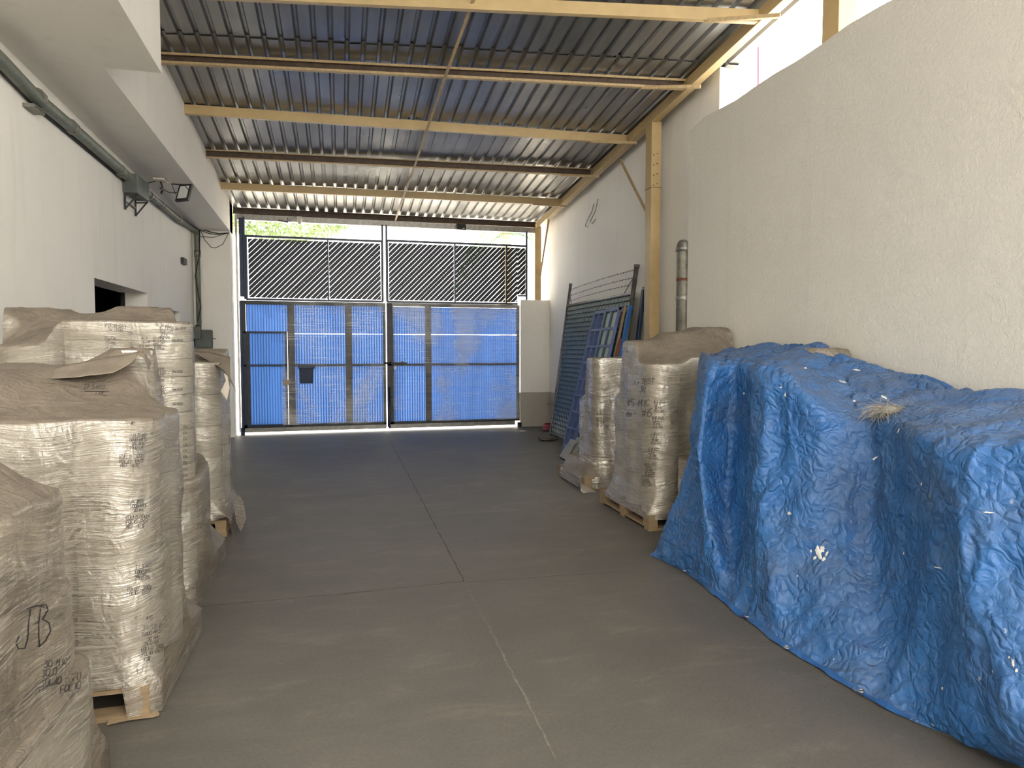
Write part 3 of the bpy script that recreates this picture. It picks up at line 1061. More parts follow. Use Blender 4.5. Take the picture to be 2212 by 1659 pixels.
r = thing('meter_box', 'dark grey meter box at the foot of the conduit in the far left corner', 'meter box', (XL + .13, YC - .1, 1.6))
MB().box(XL + .03, XL + .30, YC - .19, YC - .004, 1.62, 1.95).build('housing', M['box_grey'], r, bevel=.02)
MB().box(XL + .01, XL + .14, YC - .24, YC - .18, 1.78, 2.0).build('cover', M['box_grey'], r, bevel=.008)
MB().tube([(XL + .08, YC - .1, 1.95), (XL + .08, YC - .1, 2.04)], .05, 12).build('conduit_entry', M['galv_dirty'], r)
MB().tube([(XL + .3, YC - .1, 1.8), (XL + .36, YC - .1, 1.79)], .008, 6).build('latch', M['galv_dirty'], r)
# hanging cables across the return wall
mb = MB()
T = Vector((XB - .02, YC - .015, 3.69))
mb.tube([(XL + .12, YC - .02, 3.74), (XL + .3, YC - .02, 3.69), (XL + .45, YC - .02, 3.665), T], .009, 8)
mb.tube([(XL + .12, YC - .02, 3.72), (XL + .28, YC - .025, 3.66), (XL + .42, YC - .025, 3.65), T], .006, 8)
mb.tube([(XL + .1, YC - .02, 3.60), (XL + .35, YC - .02, 3.60), T], .005, 8)
mb.tube([(XL + .14, YC - .02, 3.72), (XL + .2, YC - .03, 3.55), (XL + .31, YC - .03, 3.42), (XL + .38, YC - .03, 3.41), (XL + .5, YC - .03, 3.48), T], .005, 8)
tag(mb.build('cable', M['cable'], None), 'black cables sagging across the plastered corner under the beam', 'cable')
# floodlight under the beam
def soffpt(x, y, dz=0):
    p = on(x, y, Z=3.85)
    return on(x, y, Z=zsoff(p.y) - dz)
r = thing('floodlight', 'small bright faced floodlight hanging under the beam by the left wall', 'lamp', soffpt(392, 400))
base = soffpt(388, 398)
fc = on(396, 415, Y=base.y - .02)
mb = MB()
ux = Vector((.96, -.25, .1)).normalized()
uz = Vector((.22, .15, .96)).normalized()
un = ux.cross(uz).normalized()
if un.y > 0:
    un = -un
def pbox(mb, c, w, h, d):
    p = []
    for sz in (-1, 1):
        for sx, sd in ((-1, 0), (1, 0), (1, 1), (-1, 1)):
            p.append(c + ux * sx * w / 2 + uz * sz * h / 2 - un * sd * d)
    mb.hexa(p)
pbox(mb, fc, .175, .24, .05)
mb.build('housing', M['black'], r, bevel=.006)
mb = MB()
pbox(mb, fc + un * .004, .125, .175, .003)
mb.build('glass', M['lamp_glass'], r)
mb = MB().bar(fc - ux * .1 - uz * .02, base + Vector((-.1, 0, 0)), .022, .008).bar(base + Vector((-.1, 0, -.005)), base + Vector((.06, .0, -.005)), .022, .008).bar(fc + ux * .09, base + Vector((.06, 0, 0)), .022, .008)
mb.build('yoke', M['black'], r)
r = thing('lamp_socket', 'small pale ceiling plate with dangling black wires beside the floodlight', 'socket', soffpt(347, 387))
b0 = soffpt(347, 387)
MB().box(b0.x - .07, b0.x + .07, b0.y - .1, b0.y + .1, b0.z - .03, b0.z).build('plate', M['white_pl'], r, bevel=.004)
mb = MB().tube([b0 + Vector((0, 0, -.03)), b0 + Vector((.02, 0, -.10)), b0 + Vector((-.01, 0, -.13))], .012, 8)
mb.tube([b0 + Vector((.02, 0, -.14)), b0 + Vector((.0, 0, -.19))], .014, 8)
mb.build('wire_ends', M['black'], r)
mb = MB().tube([b0 + Vector((0, 0, -.04)), on(352, 408, Y=b0.y), on(365, 416, Y=b0.y), fc - ux * .08], .006, 8)
mb.tube([wallpt(302, 382, .15), on(315, 396, Y=9.6), on(330, 393, Y=9.7), b0 + Vector((-.05, 0, -.02))], .006, 8)
tag(mb.build('cable', M['cable']), 'black cable looping from the junction box past the ceiling plate to the floodlight', 'cable')

# ================================================================== PALLET LOADS
ROLLMESH = {}
def roll_mesh(r, h):
    key = (round(r, 3), round(h, 3))
    if key not in ROLLMESH:
        mb = MB()
        b = .006
        mb.lathe(0, 0, [(.038, 0), (r - b, 0), (r - b * .3, b * .3), (r, b), (r, h - b), (r - b * .3, h - b * .3), (r - b, h), (.038, h), (.038, h - .05)], 40)
        me = bpy.data.meshes.new('film_roll')
        me.from_pydata(mb.v, [], mb.f)
        me.polygons.foreach_set('use_smooth', [True] * len(mb.f))
        me.materials.append(M['roll'])
        me.update()
        ROLLMESH[key] = me
    return ROLLMESH[key]

def hull2d(pts):
    pts = sorted(set((round(p[0], 5), round(p[1], 5)) for p in pts))
    def half(ps):
        h = []
        for p in ps:
            while len(h) > 1 and (h[-1][0] - h[-2][0]) * (p[1] - h[-2][1]) - (h[-1][1] - h[-2][1]) * (p[0] - h[-2][0]) <= 0:
                h.pop()
            h.append(p)
        return h
    a, b = half(pts), half(pts[::-1])
    return a[:-1] + b[:-1]

def shell(mb, rolls, z0, foot=None, margin=.01, seed=0, taper=0.0, nb=150, rings=16, rows=46, lump=.010, flare=None, zfloor=None):
    """a film shell stretched over rolls (x, y, r, top): membrane on top, hull round the sides"""
    pts = []
    for x, y, r, t in rolls:
        for k in range(24):
            a = 2 * math.pi * k / 24
            pts.append((x + (r + margin) * math.cos(a), y + (r + margin) * math.sin(a)))
    H = hull2d(pts)
    # resample by arc length
    seg = [((H[i], H[(i + 1) % len(H)]), math.dist(H[i], H[(i + 1) % len(H)])) for i in range(len(H))]
    tot = sum(s[1] for s in seg)
    B = []
    for k in range(nb):
        d = tot * k / nb
        for (p, q), L in seg:
            if d <= L:
                B.append((p[0] + (q[0] - p[0]) * d / L, p[1] + (q[1] - p[1]) * d / L))
                break
            d -= L
    while len(B) < nb:
        B.append(H[0])
    cx = sum(p[0] for p in B) / nb
    cy = sum(p[1] for p in B) / nb
    # membrane over roll tops
    G = 56
    xs = np.linspace(min(p[0] for p in B) - .02, max(p[0] for p in B) + .02, G)
    ys = np.linspace(min(p[1] for p in B) - .02, max(p[1] for p in B) + .02, G)
    XX, YY = np.meshgrid(xs, ys, indexing='ij')
    O = np.full((G, G), -9.0)
    for x, y, r, t in rolls:
        O = np.where((XX - x) ** 2 + (YY - y) ** 2 <= (r + .008) ** 2, np.maximum(O, t + .006), O)
    near_d = np.full((G, G), 9.0)
    near_t = np.zeros((G, G))
    for x, y, r, t in rolls:
        dd = np.hypot(XX - x, YY - y) - r
        near_t = np.where(dd < near_d, t, near_t)
        near_d = np.minimum(dd, near_d)
    inside = np.ones((G, G), bool)
    for (p, q), L in seg:
        if L > 1e-6:
            inside &= ((q[0] - p[0]) * (YY - p[1]) - (q[1] - p[1]) * (XX - p[0])) / L > .012
    Z = np.full((G, G), max(r[3] for r in rolls) + .01)
    for it in range(1500):
        Q = np.pad(Z, 1, mode='edge')
        A = (Q[2:, 1:-1] + Q[:-2, 1:-1] + Q[1:-1, 2:] + Q[1:-1, :-2]) / 4
        Z = np.where(inside, np.maximum(O, A - .0001), np.maximum(near_t + .004, 0))
    for it in range(2):
        Q = np.pad(Z, 1, mode='edge')
        Z = np.maximum(O, (Q[2:, 1:-1] + Q[:-2, 1:-1] + Q[1:-1, 2:] + Q[1:-1, :-2]) / 4)
    def hz(x, y):
        fx = (x - xs[0]) / (xs[1] - xs[0])
        fy = (y - ys[0]) / (ys[1] - ys[0])
        i = int(min(max(fx, 0), G - 2))
        j = int(min(max(fy, 0), G - 2))
        u, v = min(max(fx - i, 0), 1), min(max(fy - j, 0), 1)
        return (Z[i, j] * (1 - u) + Z[i + 1, j] * u) * (1 - v) + (Z[i, j + 1] * (1 - u) + Z[i + 1, j + 1] * u) * v
    P = []
    for k in list(range(nb)) + [0]:
        bx, by = B[k]
        dx, dy = bx - cx, by - cy
        L = math.hypot(dx, dy)
        nx, ny = dx / L, dy / L
        col = []
        for i in range(rings):
            s = (i / (rings - 1))
            s = s ** .8
            x, y = cx + dx * s * .985, cy + dy * s * .985
            z = hz(x, y)
            z += .006 * noise.noise(Vector((x * 9, y * 9, seed))) * (1 if s > .02 else 0) + .003 * noise.noise(Vector((x * 30, y * 30, seed)))
            col.append((x, y, z))
        zt = hz(bx * .995 + cx * .005, by * .995 + cy * .005)
        # gap between neighbouring rolls: film pinches inwards
        dist = min(math.hypot(bx - x, by - y) - r for x, y, r, t in rolls if t >= zt - .25) if any(t >= zt - .25 for *_, t in rolls) else 0
        pinch = min(.022, max(0, dist - margin) * .35)
        zlow = z0(bx, by) if callable(z0) else z0
        for j in range(rows + 1):
            s = j / rows
            z = zt - .012 - (zt - .012 - zlow) * s
            off = -pinch * math.sin(min(1, s * 1.2) * math.pi / 1.2 if s < .99 else 0)
            off += lump * noise.noise(Vector((bx * 5 + seed, by * 5, z * 5))) + lump * .12 * noise.noise(Vector((bx * 8, by * 8 + seed, z * 34)))
            off += .001 * noise.noise(Vector((bx * 14, by * 14, z * 110 + bx * 30)))
            if j == 0:
                off -= .004
            if taper:
                off += taper * max(0, (s - .8) / .2) ** 1.5
            x, y = bx + nx * off, by + ny * off
            if foot is not None:
                # drawn in or out to the pallet edge near the bottom
                w = min(1.0, max(0.0, (.34 - z) / .20)) ** 1.4
                if w > 0:
                    fx0, fx1, fy0, fy1 = foot
                    tx = min(max(x, fx0), fx1)
                    ty = min(max(y, fy0), fy1)
                    if abs(dx) / (fx1 - fx0) > abs(dy) / (fy1 - fy0):
                        tx = fx1 if dx > 0 else fx0
                    else:
                        ty = fy1 if dy > 0 else fy0
                    x += (tx - x) * w
                    y += (ty - y) * w
            if flare:
                x, y = flare(x, y, z)
            col.append((x, y, z))
        P.append(col)
    mb.grid(P)
    return P

def pallet(root, x0, x1, y0, y1, h=.14):
    p = thing('pallet', '', '', (0, 0, 0))
    for k in ('label', 'category'):
        del p[k]
    p.name = 'wooden_pallet'
    p.parent = root
    p.location = -Vector(root.location)
    w = (x1 - x0)
    for k in range(6):
        a = y0 + (y1 - y0 - .09) * k / 5
        MB().box(x0, x1, a, a + .09, h - .02, h).build('deck_board', M['wood'], p)
    for i in range(3):
        xa = x0 + (w - .09) * i / 2
        m = MB()
        m.box(xa, xa + .09, y0, y1, 0.0225, .04).box(xa, xa + .09, y0, y1, h - .04, h - .02)
        for j in range(3):
            ya = y0 + (y1 - y0 - .12) * j / 2
            m.box(xa + .002, xa + .088, ya + .002, ya + .118, .04, h - .04)
        m.build('runner', M['wood'], p)
    for ya in (y0, (y0 + y1) / 2 - .045, y1 - .09):
        MB().box(x0, x1, ya, ya + .09, .001, .0225).build('bottom_board', M['wood'], p)
    return p

def load(label, loc, pal, stacks, shells, wrapmat, group='stretch wrapped pallet loads', name='wrapped_pallet_load', rollh=.29):
    root = thing(name, label, 'wrapped pallet', (loc[0], loc[1], 0), group)
    zb = .142
    if pal:
        pallet(root, *pal)
    for st in stacks:
        x, y, r, t = st[:4]
        rh = st[4] if len(st) > 4 else rollh
        n = max(1, round((t - zb) / rh))
        h = (t - zb) / n
        me = roll_mesh(r - .004, h - .004)
        for i in range(n):
            o = bpy.data.objects.new('film_roll', me)
            C.objects.link(o)
            o.parent = root
            o.location = Vector((x + random.uniform(-.004, .004), y + random.uniform(-.004, .004), zb + i * h)) - Vector(root.location)
    wraps = []
    for sh in shells:
        mb = MB()
        sh = dict(sh)
        mt = sh.pop('mat', wrapmat)
        shell(mb, **sh)
        wraps.append(mb.build('stretch_wrap', mt, root))
    return root, wraps

LOADS = {}
# --- nearest left load, marked JB (three tiers that step out towards the floor)
up = [(-1.00, 2.37, .12, 1.14), (-1.02, 2.0, .15, 1.16), (-1.24, 2.30, .13, 1.37), (-1.24, 1.9, .15, 1.38), (-1.53, 2.25, .15, 1.42), (-1.47, 1.86, .18, 1.42), (-1.84, 2.2, .18, 1.45)]
mid = [(-1.05, 2.37, .185, .83), (-1.07, 1.9, .19, .83), (-1.5, 2.3, .18, .83)]
low = [(-1.06, 2.50, .20, .50), (-1.06, 2.05, .20, .50), (-1.5, 2.5, .2, .50), (-1.06, 1.7, .2, .5)]
LOADS['jb'] = load('nearest wrapped pallet load at the lower left, marked JB', (-1.3, 2.1), (-1.95, -.88, 1.55, 2.68), up[2:5] + low[:1],
    [dict(rolls=up, z0=.80, seed=1), dict(rolls=mid, z0=.46, seed=2), dict(rolls=low, z0=.004, foot=(-1.95, -.85, 1.55, 2.70), seed=3)], M['wrap_silver'])
# --- second left load, ROLLO / FOLIO writing
R2_ = [(-.975, 3.29, .17, 1.30), (-1.33, 3.29, .17, 1.30), (-1.69, 3.29, .17, 1.34), (-.965, 3.62, .165, 1.29), (-1.32, 3.64, .17, 1.36), (-1.69, 3.66, .18, 1.50),
       (-1.09, 3.97, .105, 1.60), (-1.36, 3.98, .17, 1.49), (-1.72, 4.0, .17, 1.52), (-1.98, 3.5, .12, 1.50), (-1.0, 3.86, .12, 1.15)]
LOADS['folio'] = load('second wrapped pallet load on the left, tall with handwritten roll numbers and open pallet below', (-1.3, 3.6), (-1.92, -.83, 3.11, 4.02), R2_,
    [dict(rolls=R2_, z0=lambda x, y: .15 if (y < 3.35 and x < -.93) else .012, seed=4, foot=(-1.92, -.785, 3.095, 4.12), lump=.014)], M['wrap_near'])
# --- tall third left load
up = [(-1.065, 4.50, .165, 1.76), (-1.41, 4.50, .18, 1.765), (-1.77, 4.52, .17, 1.62), (-1.90, 4.98, .16, 1.86), (-1.55, 4.98, .17, 1.72), (-1.30, 4.93, .13, 1.875)]
low = [(-1.06, 4.51, .175, .80), (-1.10, 4.95, .17, .80), (-1.20, 5.35, .16, .80), (-1.9, 4.6, .17, .8), (-1.9, 5.4, .17, .8)]
LOADS['tall'] = load('tallest wrapped load on the left, many thin rolls, FOLIO 589 written near its top', (-1.4, 4.9), (-2.05, -.95, 4.35, 5.5), [s + (.105,) for s in up[:3]] + up[3:],
    [dict(rolls=up, z0=.72, seed=5, margin=.008, lump=.006), dict(rolls=low, z0=.004, foot=(-2.1, -.885, 4.31, 5.62), seed=6, margin=.03, mat=M['wrap'])], M['wrap_clean'])
# --- far left load with torn cover
R4_ = [(-1.19, 6.19, .18, 1.49), (-1.56, 6.19, .18, 1.49), (-1.92, 6.19, .17, 1.49), (-1.16, 6.62, .14, 1.60), (-1.5, 6.6, .18, 1.52), (-1.9, 6.6, .18, 1.52)]
LOADS['far'] = load('farthest wrapped load on the left by the meter box, with a torn paper scrap', (-1.5, 6.4), (-2.05, -.97, 6.02, 6.95), R4_,
    [dict(rolls=R4_, z0=lambda x, y: .15 if y < 6.1 and x < -1.1 else .01, foot=(-2.07, -.93, 5.99, 6.97), seed=8)], M['wrap_clean'])
# --- right big load 15 MIC
RR = [(2.79, 5.44, .165, 1.47), (3.14, 5.44, .17, 1.53), (3.49, 5.45, .16, 1.52), (2.80, 5.79, .165, 1.68), (3.15, 5.82, .17, 1.76), (3.46, 5.83, .16, 1.81), (2.83, 6.14, .16, 1.12), (3.18, 6.2, .17, 1.62), (3.48, 6.2, .15, 1.78)]
LOADS['mic'] = load('large wrapped pallet load on the right, marked 15 MIC, beside the blue tarp', (3.1, 5.8), (2.60, 3.62, 5.27, 6.42), RR,
    [dict(rolls=RR, z0=lambda x, y: .10 if y < 5.35 or x < 2.75 else .02, foot=(2.595, 3.62, 5.255, 6.44), seed=9, lump=.014)], M['wrap_mid'])
# --- load behind it
RB = [(2.95, 7.2, .14, 1.5), (3.28, 7.2, .15, 1.51), (2.96, 7.55, .15, 1.0), (3.3, 7.6, .15, 1.3)]
LB = [(2.98, 7.2, .17, .36), (2.9, 7.65, .17, .30), (3.3, 7.2, .17, .36), (3.3, 7.65, .17, .36)]
LOADS['behind'] = load('smaller dusty wrapped load behind the 15 MIC pallet, next to the leaning blue frames', (3.1, 7.4), (2.66, 3.55, 7.02, 7.95), RB,
    [dict(rolls=RB, z0=.30, seed=11), dict(rolls=LB, z0=.012, foot=(2.63, 3.56, 7.0, 7.97), seed=12, lump=.03)], M['wrap_dusty'])
# --- load that peeps out at the far end of the tarp
RP = [(2.90, 4.98, .15, .68), (3.22, 4.95, .15, .72), (3.5, 4.95, .14, .72)]
LOADS['peep'] = load('low wrapped bundle peeping out between the 15 MIC pallet and the tarp', (3.1, 4.95), (2.74, 3.55, 4.80, 5.15), RP,
    [dict(rolls=RP, z0=.01, seed=13, lump=.02)], M['wrap_dusty'])
# --- covered load, only its top rolls show above the tarp
RC = [(3.49, 4.26, .15, 1.605), (3.5, 4.62, .14, 1.35), (3.15, 4.42, .15, 1.3), (3.48, 3.9, .15, 1.25), (3.12, 3.95, .15, 1.2)]
LOADS['covered'] = load('wrapped load under the blue tarp, only a white roll end showing above it', (3.3, 4.2), (2.9, 3.62, 3.7, 4.78), RC,
    [dict(rolls=RC, z0=.1, seed=14)], M['wrap_dusty'])

# loose film flaps and a paper scrap
def ribbon_sheet(name, P, mat, parent, solid=.002, label=None):
    return MB().grid(P).build(name, mat, parent, solid=solid, label=label)

def sheet(parent, name, mat, edges, nsub=10, wrinkle=.006, label=None):
    """loose sheet between several edge lines of (px, py, Y)"""
    E_ = [[on(a, b, Y=c) for a, b, c in e] for e in edges]
    P = []
    for i in range(nsub * (len(E_) - 1) + 1):
        t = i / nsub
        k = min(int(t), len(E_) - 2)
        row = []
        for j in range(nsub * (len(E_[0]) - 1) + 1):
            u = j / nsub
            q = min(int(u), len(E_[0]) - 2)
            p = E_[k][q].lerp(E_[k][q + 1], u - q).lerp(E_[k + 1][q].lerp(E_[k + 1][q + 1], u - q), t - k)
            p.y += wrinkle * noise.noise(p * 16)
            p.z += wrinkle * noise.noise(p * 13 + Vector((5, 5, 5)))
            row.append(p)
        P.append(row)
    return MB().grid(P).build(name, mat, parent, solid=.0015, label=label)
r_, w_ = LOADS['folio']
sheet(r_, 'film_flap', M['flap'], [[(95, 800, 3.86), (170, 784, 3.86), (240, 771, 3.84), (303, 760, 3.80)],
                                  [(110, 818, 3.66), (185, 812, 3.64), (245, 806, 3.64), (283, 784, 3.72)]], label='dusty brown flap of film lifting at the top')
sheet(r_, 'film_flap', M['flap'], [[(303, 760, 3.80), (314, 765, 3.80), (326, 782, 3.84)], [(296, 768, 3.76), (312, 775, 3.76), (322, 800, 3.82)]], label='thin clear curl of film')
def floor_scrap(parent, name, mat, pts, label, z=.006):
    c_ = [on(a, b, Z=z) for a, b in pts]
    cen = sum(c_, Vector()) / len(c_)
    vs = [cen + Vector((0, 0, .01))]
    n = len(c_)
    for k in range(n):
        for t in (0, .33, .66):
            q = c_[k].lerp(c_[(k + 1) % n], t)
            q += Vector((random.uniform(-.006, .006), random.uniform(-.006, .006), random.uniform(0, .006)))
            vs.append(q)
    m_ = len(vs) - 1
    return MB().add(vs, [(0, 1 + k, 1 + (k + 1) % m_) for k in range(m_)]).build(name, mat, parent, solid=.002, label=label)
floor_scrap(r_, 'cardboard_sheet', M['core'], [(232, 1566), (300, 1556), (346, 1546), (340, 1532), (232, 1544)], 'ragged cardboard under the pallet')
floor_scrap(r_, 'film_tail', M['wrap_dusty'], [(388, 1408), (400, 1392), (413, 1386), (410, 1396), (398, 1406)], 'scrap of clear film on the floor')
floor_scrap(r_, 'film_tail', M['wrap_dusty'], [(364, 1440), (372, 1422), (382, 1430), (384, 1452), (374, 1458)], 'scrap of film trailing on the floor')
r_, w_ = LOADS['far']
sheet(r_, 'paper_scrap', simple('cream_torn_paper', (.62, .56, .46), .8), [[(484, 806, 5.9), (488, 822, 5.9), (476, 846, 5.88)], [(492, 812, 5.92), (496, 838, 5.9), (490, 866, 5.86)]], label='torn cream paper scrap')
sheet(r_, 'film_flap', M['flap'], [[(412, 757, 6.35), (450, 760, 6.35), (497, 771, 6.3)], [(470, 790, 6.05), (482, 800, 6.05), (497, 812, 6.05)], [(484, 800, 5.95), (500, 826, 5.96), (512, 852, 6.0)]], label='brown film pulled over the top corner')
sheet(r_, 'film_tail', M['wrap_dusty'], [[(516, 1068, 6.1), (526, 1085, 6.15), (533, 1120, 6.15)], [(505, 1090, 6.0), (512, 1130, 6.02), (520, 1150, 6.05)]], label='loose film trailing by the pallet')
r_, w_ = LOADS['behind']
sheet(r_, 'film_tail', M['wrap_dusty'], [[(1252, 1040, 6.98), (1266, 1050, 6.95), (1300, 1072, 6.9)], [(1254, 1058, 6.9), (1270, 1075, 6.85), (1302, 1092, 6.85)]], wrinkle=.03, label='ragged film hanging at the pallet edge')

# ================================================================== HANDWRITING
G_ = {
 '0': [[(1, 0), (3, 0), (4, 2), (4, 4), (3, 6), (1, 6), (0, 4), (0, 2), (1, 0)]], '1': [[(1, 5), (2, 6), (2, 0)]],
 '2': [[(0, 5), (1, 6), (3, 6), (4, 4.5), (0, 0), (4, 0)]], '3': [[(0, 6), (4, 6), (2, 3.6), (4, 2), (3, 0), (0, .4)]],
 '4': [[(3, 0), (3, 6), (0, 2), (4, 2)]], '5': [[(4, 6), (.6, 6), (.4, 3.4), (3, 3.4), (4, 1.6), (2.6, 0), (0, .4)]],
 '6': [[(3.4, 6), (1, 4), (0, 2), (1, 0), (3, 0), (4, 1.6), (3, 3), (.3, 2.6)]], '7': [[(0, 6), (4, 6), (1.5, 0)], [(1.2, 3), (3.4, 3)]],
 '8': [[(2, 3.2), (.4, 4.6), (2, 6), (3.6, 4.6), (2, 3.2), (0, 1.4), (2, 0), (4, 1.4), (2, 3.2)]], '9': [[(4, 4), (2, 3), (.4, 4.4), (2, 6), (4, 5), (3.4, 0)]],
 'A': [[(0, 0), (2, 6), (4, 0)], [(.8, 2), (3.2, 2)]], 'B': [[(0, 0), (0, 6), (3, 5.6), (3, 3.6), (0, 3.1), (3.6, 2.4), (3.2, .4), (0, 0)]],
 'C': [[(4, 5), (2, 6), (0, 4), (0, 2), (2, 0), (4, 1)]], 'D': [[(0, 0), (0, 6), (3, 5), (4, 3), (3, 1), (0, 0)]],
 'E': [[(4, 6), (0, 6), (0, 0), (4, 0)], [(0, 3), (3, 3)]], 'F': [[(4, 6), (0, 6), (0, 0)], [(0, 3), (3, 3)]],
 'G': [[(4, 5), (2, 6), (0, 4), (0, 2), (2, 0), (4, 1), (4, 3), (2.4, 3)]], 'H': [[(0, 0), (0, 6)], [(4, 0), (4, 6)], [(0, 3), (4, 3)]],
 'I': [[(2, 0), (2, 6)]], 'J': [[(1, 6), (4, 6)], [(3, 6), (3, 1.4), (2, 0), (.4, .8)]], 'K': [[(0, 0), (0, 6)], [(4, 6), (0, 2.6), (4, 0)]],
 'L': [[(0, 6), (0, 0), (4, 0)]], 'M': [[(0, 0), (.4, 6), (2, 2), (3.6, 6), (4, 0)]], 'N': [[(0, 0), (0, 6), (4, 0), (4, 6)]],
 'O': [[(1, 0), (3, 0), (4, 2), (4, 4), (3, 6), (1, 6), (0, 4), (0, 2), (1, 0)]], 'P': [[(0, 0), (0, 6), (3.4, 5.6), (3.4, 3.4), (0, 3)]],
 'R': [[(0, 0), (0, 6), (3.4, 5.6), (3.2, 3.6), (0, 3), (4, 0)]], 'S': [[(4, 5), (2, 6), (.4, 4.8), (3.6, 2), (2.6, 0), (0, .8)]],
 'T': [[(0, 6), (4, 6)], [(2, 6), (2, 0)]], 'U': [[(0, 6), (0, 1), (2, 0), (4, 1), (4, 6)]], 'W': [[(0, 6), (1, 0), (2, 4), (3, 0), (4, 6)]],
 '.': [[(1.6, 0), (2.2, 0), (2.2, .5), (1.6, .5)]], ':': [[(2, 1), (2, 1.6)], [(2, 4), (2, 4.6)]], '-': [[(.6, 3), (3.4, 3)]], '_': [[(-1, 0), (6, 0)]],
 '#': [[(1, 0), (1.4, 6)], [(2.8, 0), (3.2, 6)], [(0, 2), (4, 2.2)], [(0, 4), (4, 4.2)]], ' ': [],
}
def bvh_of(o):
    off = Vector((0, 0, 0))
    q = o
    while q is not None:
        off += Vector(q.location)
        q = q.parent
    me = o.data
    return BVHTree.FromPolygons([v.co + off for v in me.vertices], [tuple(p.vertices) for p in me.polygons])

def ink(root, surf, items, name='handwriting', mat='ink', wpx=.75):
    """each item: x, y (left baseline in the photo), text, height, slope in degrees; strokes are laid onto the wrap"""
    trees = [bvh_of(o) for o in (surf if isinstance(surf, list) else [surf])]
    eye = Vector((0, 0, EYE))
    mb = MB()
    def hit(x, y):
        d = ray(x, y).normalized()
        best = None
        for tree in trees:
            loc, nor, idx, dist = tree.ray_cast(eye, d)
            if loc is not None and (best is None or dist < best[1]):
                best = (loc, dist)
        if best is None:
            return None
        return best[0] - d * .004
    def stroke(pts, w):
        dense = []
        w *= .62
        for a, b in zip(pts[:-1], pts[1:]):
            n = max(1, int(math.dist(a, b) / 3))
            for i in range(n):
                dense.append((a[0] + (b[0] - a[0]) * i / n, a[1] + (b[1] - a[1]) * i / n))
        dense.append(pts[-1])
        L, R = [], []
        for i, p in enumerate(dense):
            q0, q1 = dense[max(0, i - 1)], dense[min(len(dense) - 1, i + 1)]
            dx, dy = q1[0] - q0[0], q1[1] - q0[1]
            l = math.hypot(dx, dy) or 1
            nx, ny = -dy / l * w, dx / l * w
            a, b = hit(p[0] + nx, p[1] + ny), hit(p[0] - nx, p[1] - ny)
            if a is None or b is None or (L and ((a - L[-1]).length > .05 or (b - R[-1]).length > .05)):
                if len(L) > 1:
                    mb.grid([L, R], False)
                L, R = [], []
                continue
            L.append(a)
            R.append(b)
        if len(L) > 1:
            mb.grid([L, R], False)
    for it in items:
        if mb.f:
            mb.build(name, M[mat], root)
        mb = MB()
        if it[0] == 'S':
            stroke(it[1], it[2])
            continue
        x, y, text, h, ang = it[:5]
        w = it[5] if len(it) > 5 else wpx
        ca, sa = math.cos(math.radians(ang)), math.sin(math.radians(ang))
        cx_ = 0
        for ch in text.upper():
            sc = h / 6.0 * random.uniform(.88, 1.1)
            jy = random.uniform(-.05, .05) * h
            for pl in G_.get(ch, []):
                pts = []
                for gx, gy in pl:
                    u = cx_ + gx * sc * .82 + gy * sc * .12 + random.uniform(-.1, .1) * sc
                    v = gy * sc + jy + random.uniform(-.1, .1) * sc
                    pts.append((x + u * ca, y - u * sa - v))
                stroke(pts, w)
            cx_ += h * (.66 if ch not in '. :-1I' else .45)
    if mb.f:
        return mb.build(name, M[mat], root)

r, wp = LOADS['jb']
ink(r, wp, [('S', [(57, 1316), (80, 1308), (96, 1312)], 2.0), ('S', [(66, 1316), (62, 1345), (60, 1380), (54, 1400), (40, 1402), (35, 1388), (42, 1375)], 2.0),
            ('S', [(88, 1314), (84, 1345), (84, 1378), (86, 1398)], 2.0), ('S', [(88, 1308), (100, 1306), (104, 1318), (92, 1338), (106, 1345), (110, 1362), (98, 1385), (84, 1398)], 2.0),
            (95, 1442, '30 MIC', 15, 8), (90, 1462, '30.0', 14, 10), (88, 1485, 'SOLIO - 711', 15, 12), (130, 1498, 'FOLIO', 15, 14), (45, 1330, '', 1, 0)], wpx=1.1)
r, wp = LOADS['folio']
ink(r, wp, [(283, 918, '#5', 7, -2), (285, 945, '31.0 KG', 8, 0), (278, 953, '1.000 MTS', 7, 0), (285, 962, '30  MIC', 7, 0), (280, 970, '29.0 CM', 7, 0),
            (258, 991, 'ROLLO: 3010', 8, 2), (258, 1001, 'FOLIO: 1257', 8, 0), (260, 1009, 'MAT : RJE', 8, 0),
            (275, 1090, '31.5 KGS', 8, 5), (280, 1097, '1.000 MTS', 7, 4), (288, 1106, '30 MIC', 7, 4), (272, 1122, 'ROLLO:3009', 8, 4), (272, 1132, 'FOLIO:1267', 8, 4), (272, 1143, 'MAT : RJE', 8, 4),
            (292, 1230, '31.5 KG', 9, 8), (290, 1240, '1.000 MTS', 7, 8), (294, 1247, '30 MIC', 7, 7), (291, 1254, '29.0 CM', 8, 6), (275, 1277, 'ROLLO: 3006', 8, 6), (274, 1286, 'FOLIO: 1257', 8, 5),
            (316, 1338, '#15', 8, 3), (308, 1362, '31.58 KG', 11, 8), (306, 1375, '1.000 MTS', 8, 12), (318, 1385, '30 MIC', 8, 10), (310, 1396, '29.0 CM', 8, 12), (305, 1408, 'ROLLO 3005', 8, 12), (306, 1418, 'FOLIO 1267', 8, 12), (312, 1428, 'RJE', 8, 8),
            (180, 840, '27.5 KGS.', 10, -1), ('S', [(182, 845), (236, 846)], .8), (205, 854, '1 MIC.', 8, 0)], wpx=.7)
r, wp = LOADS['tall']
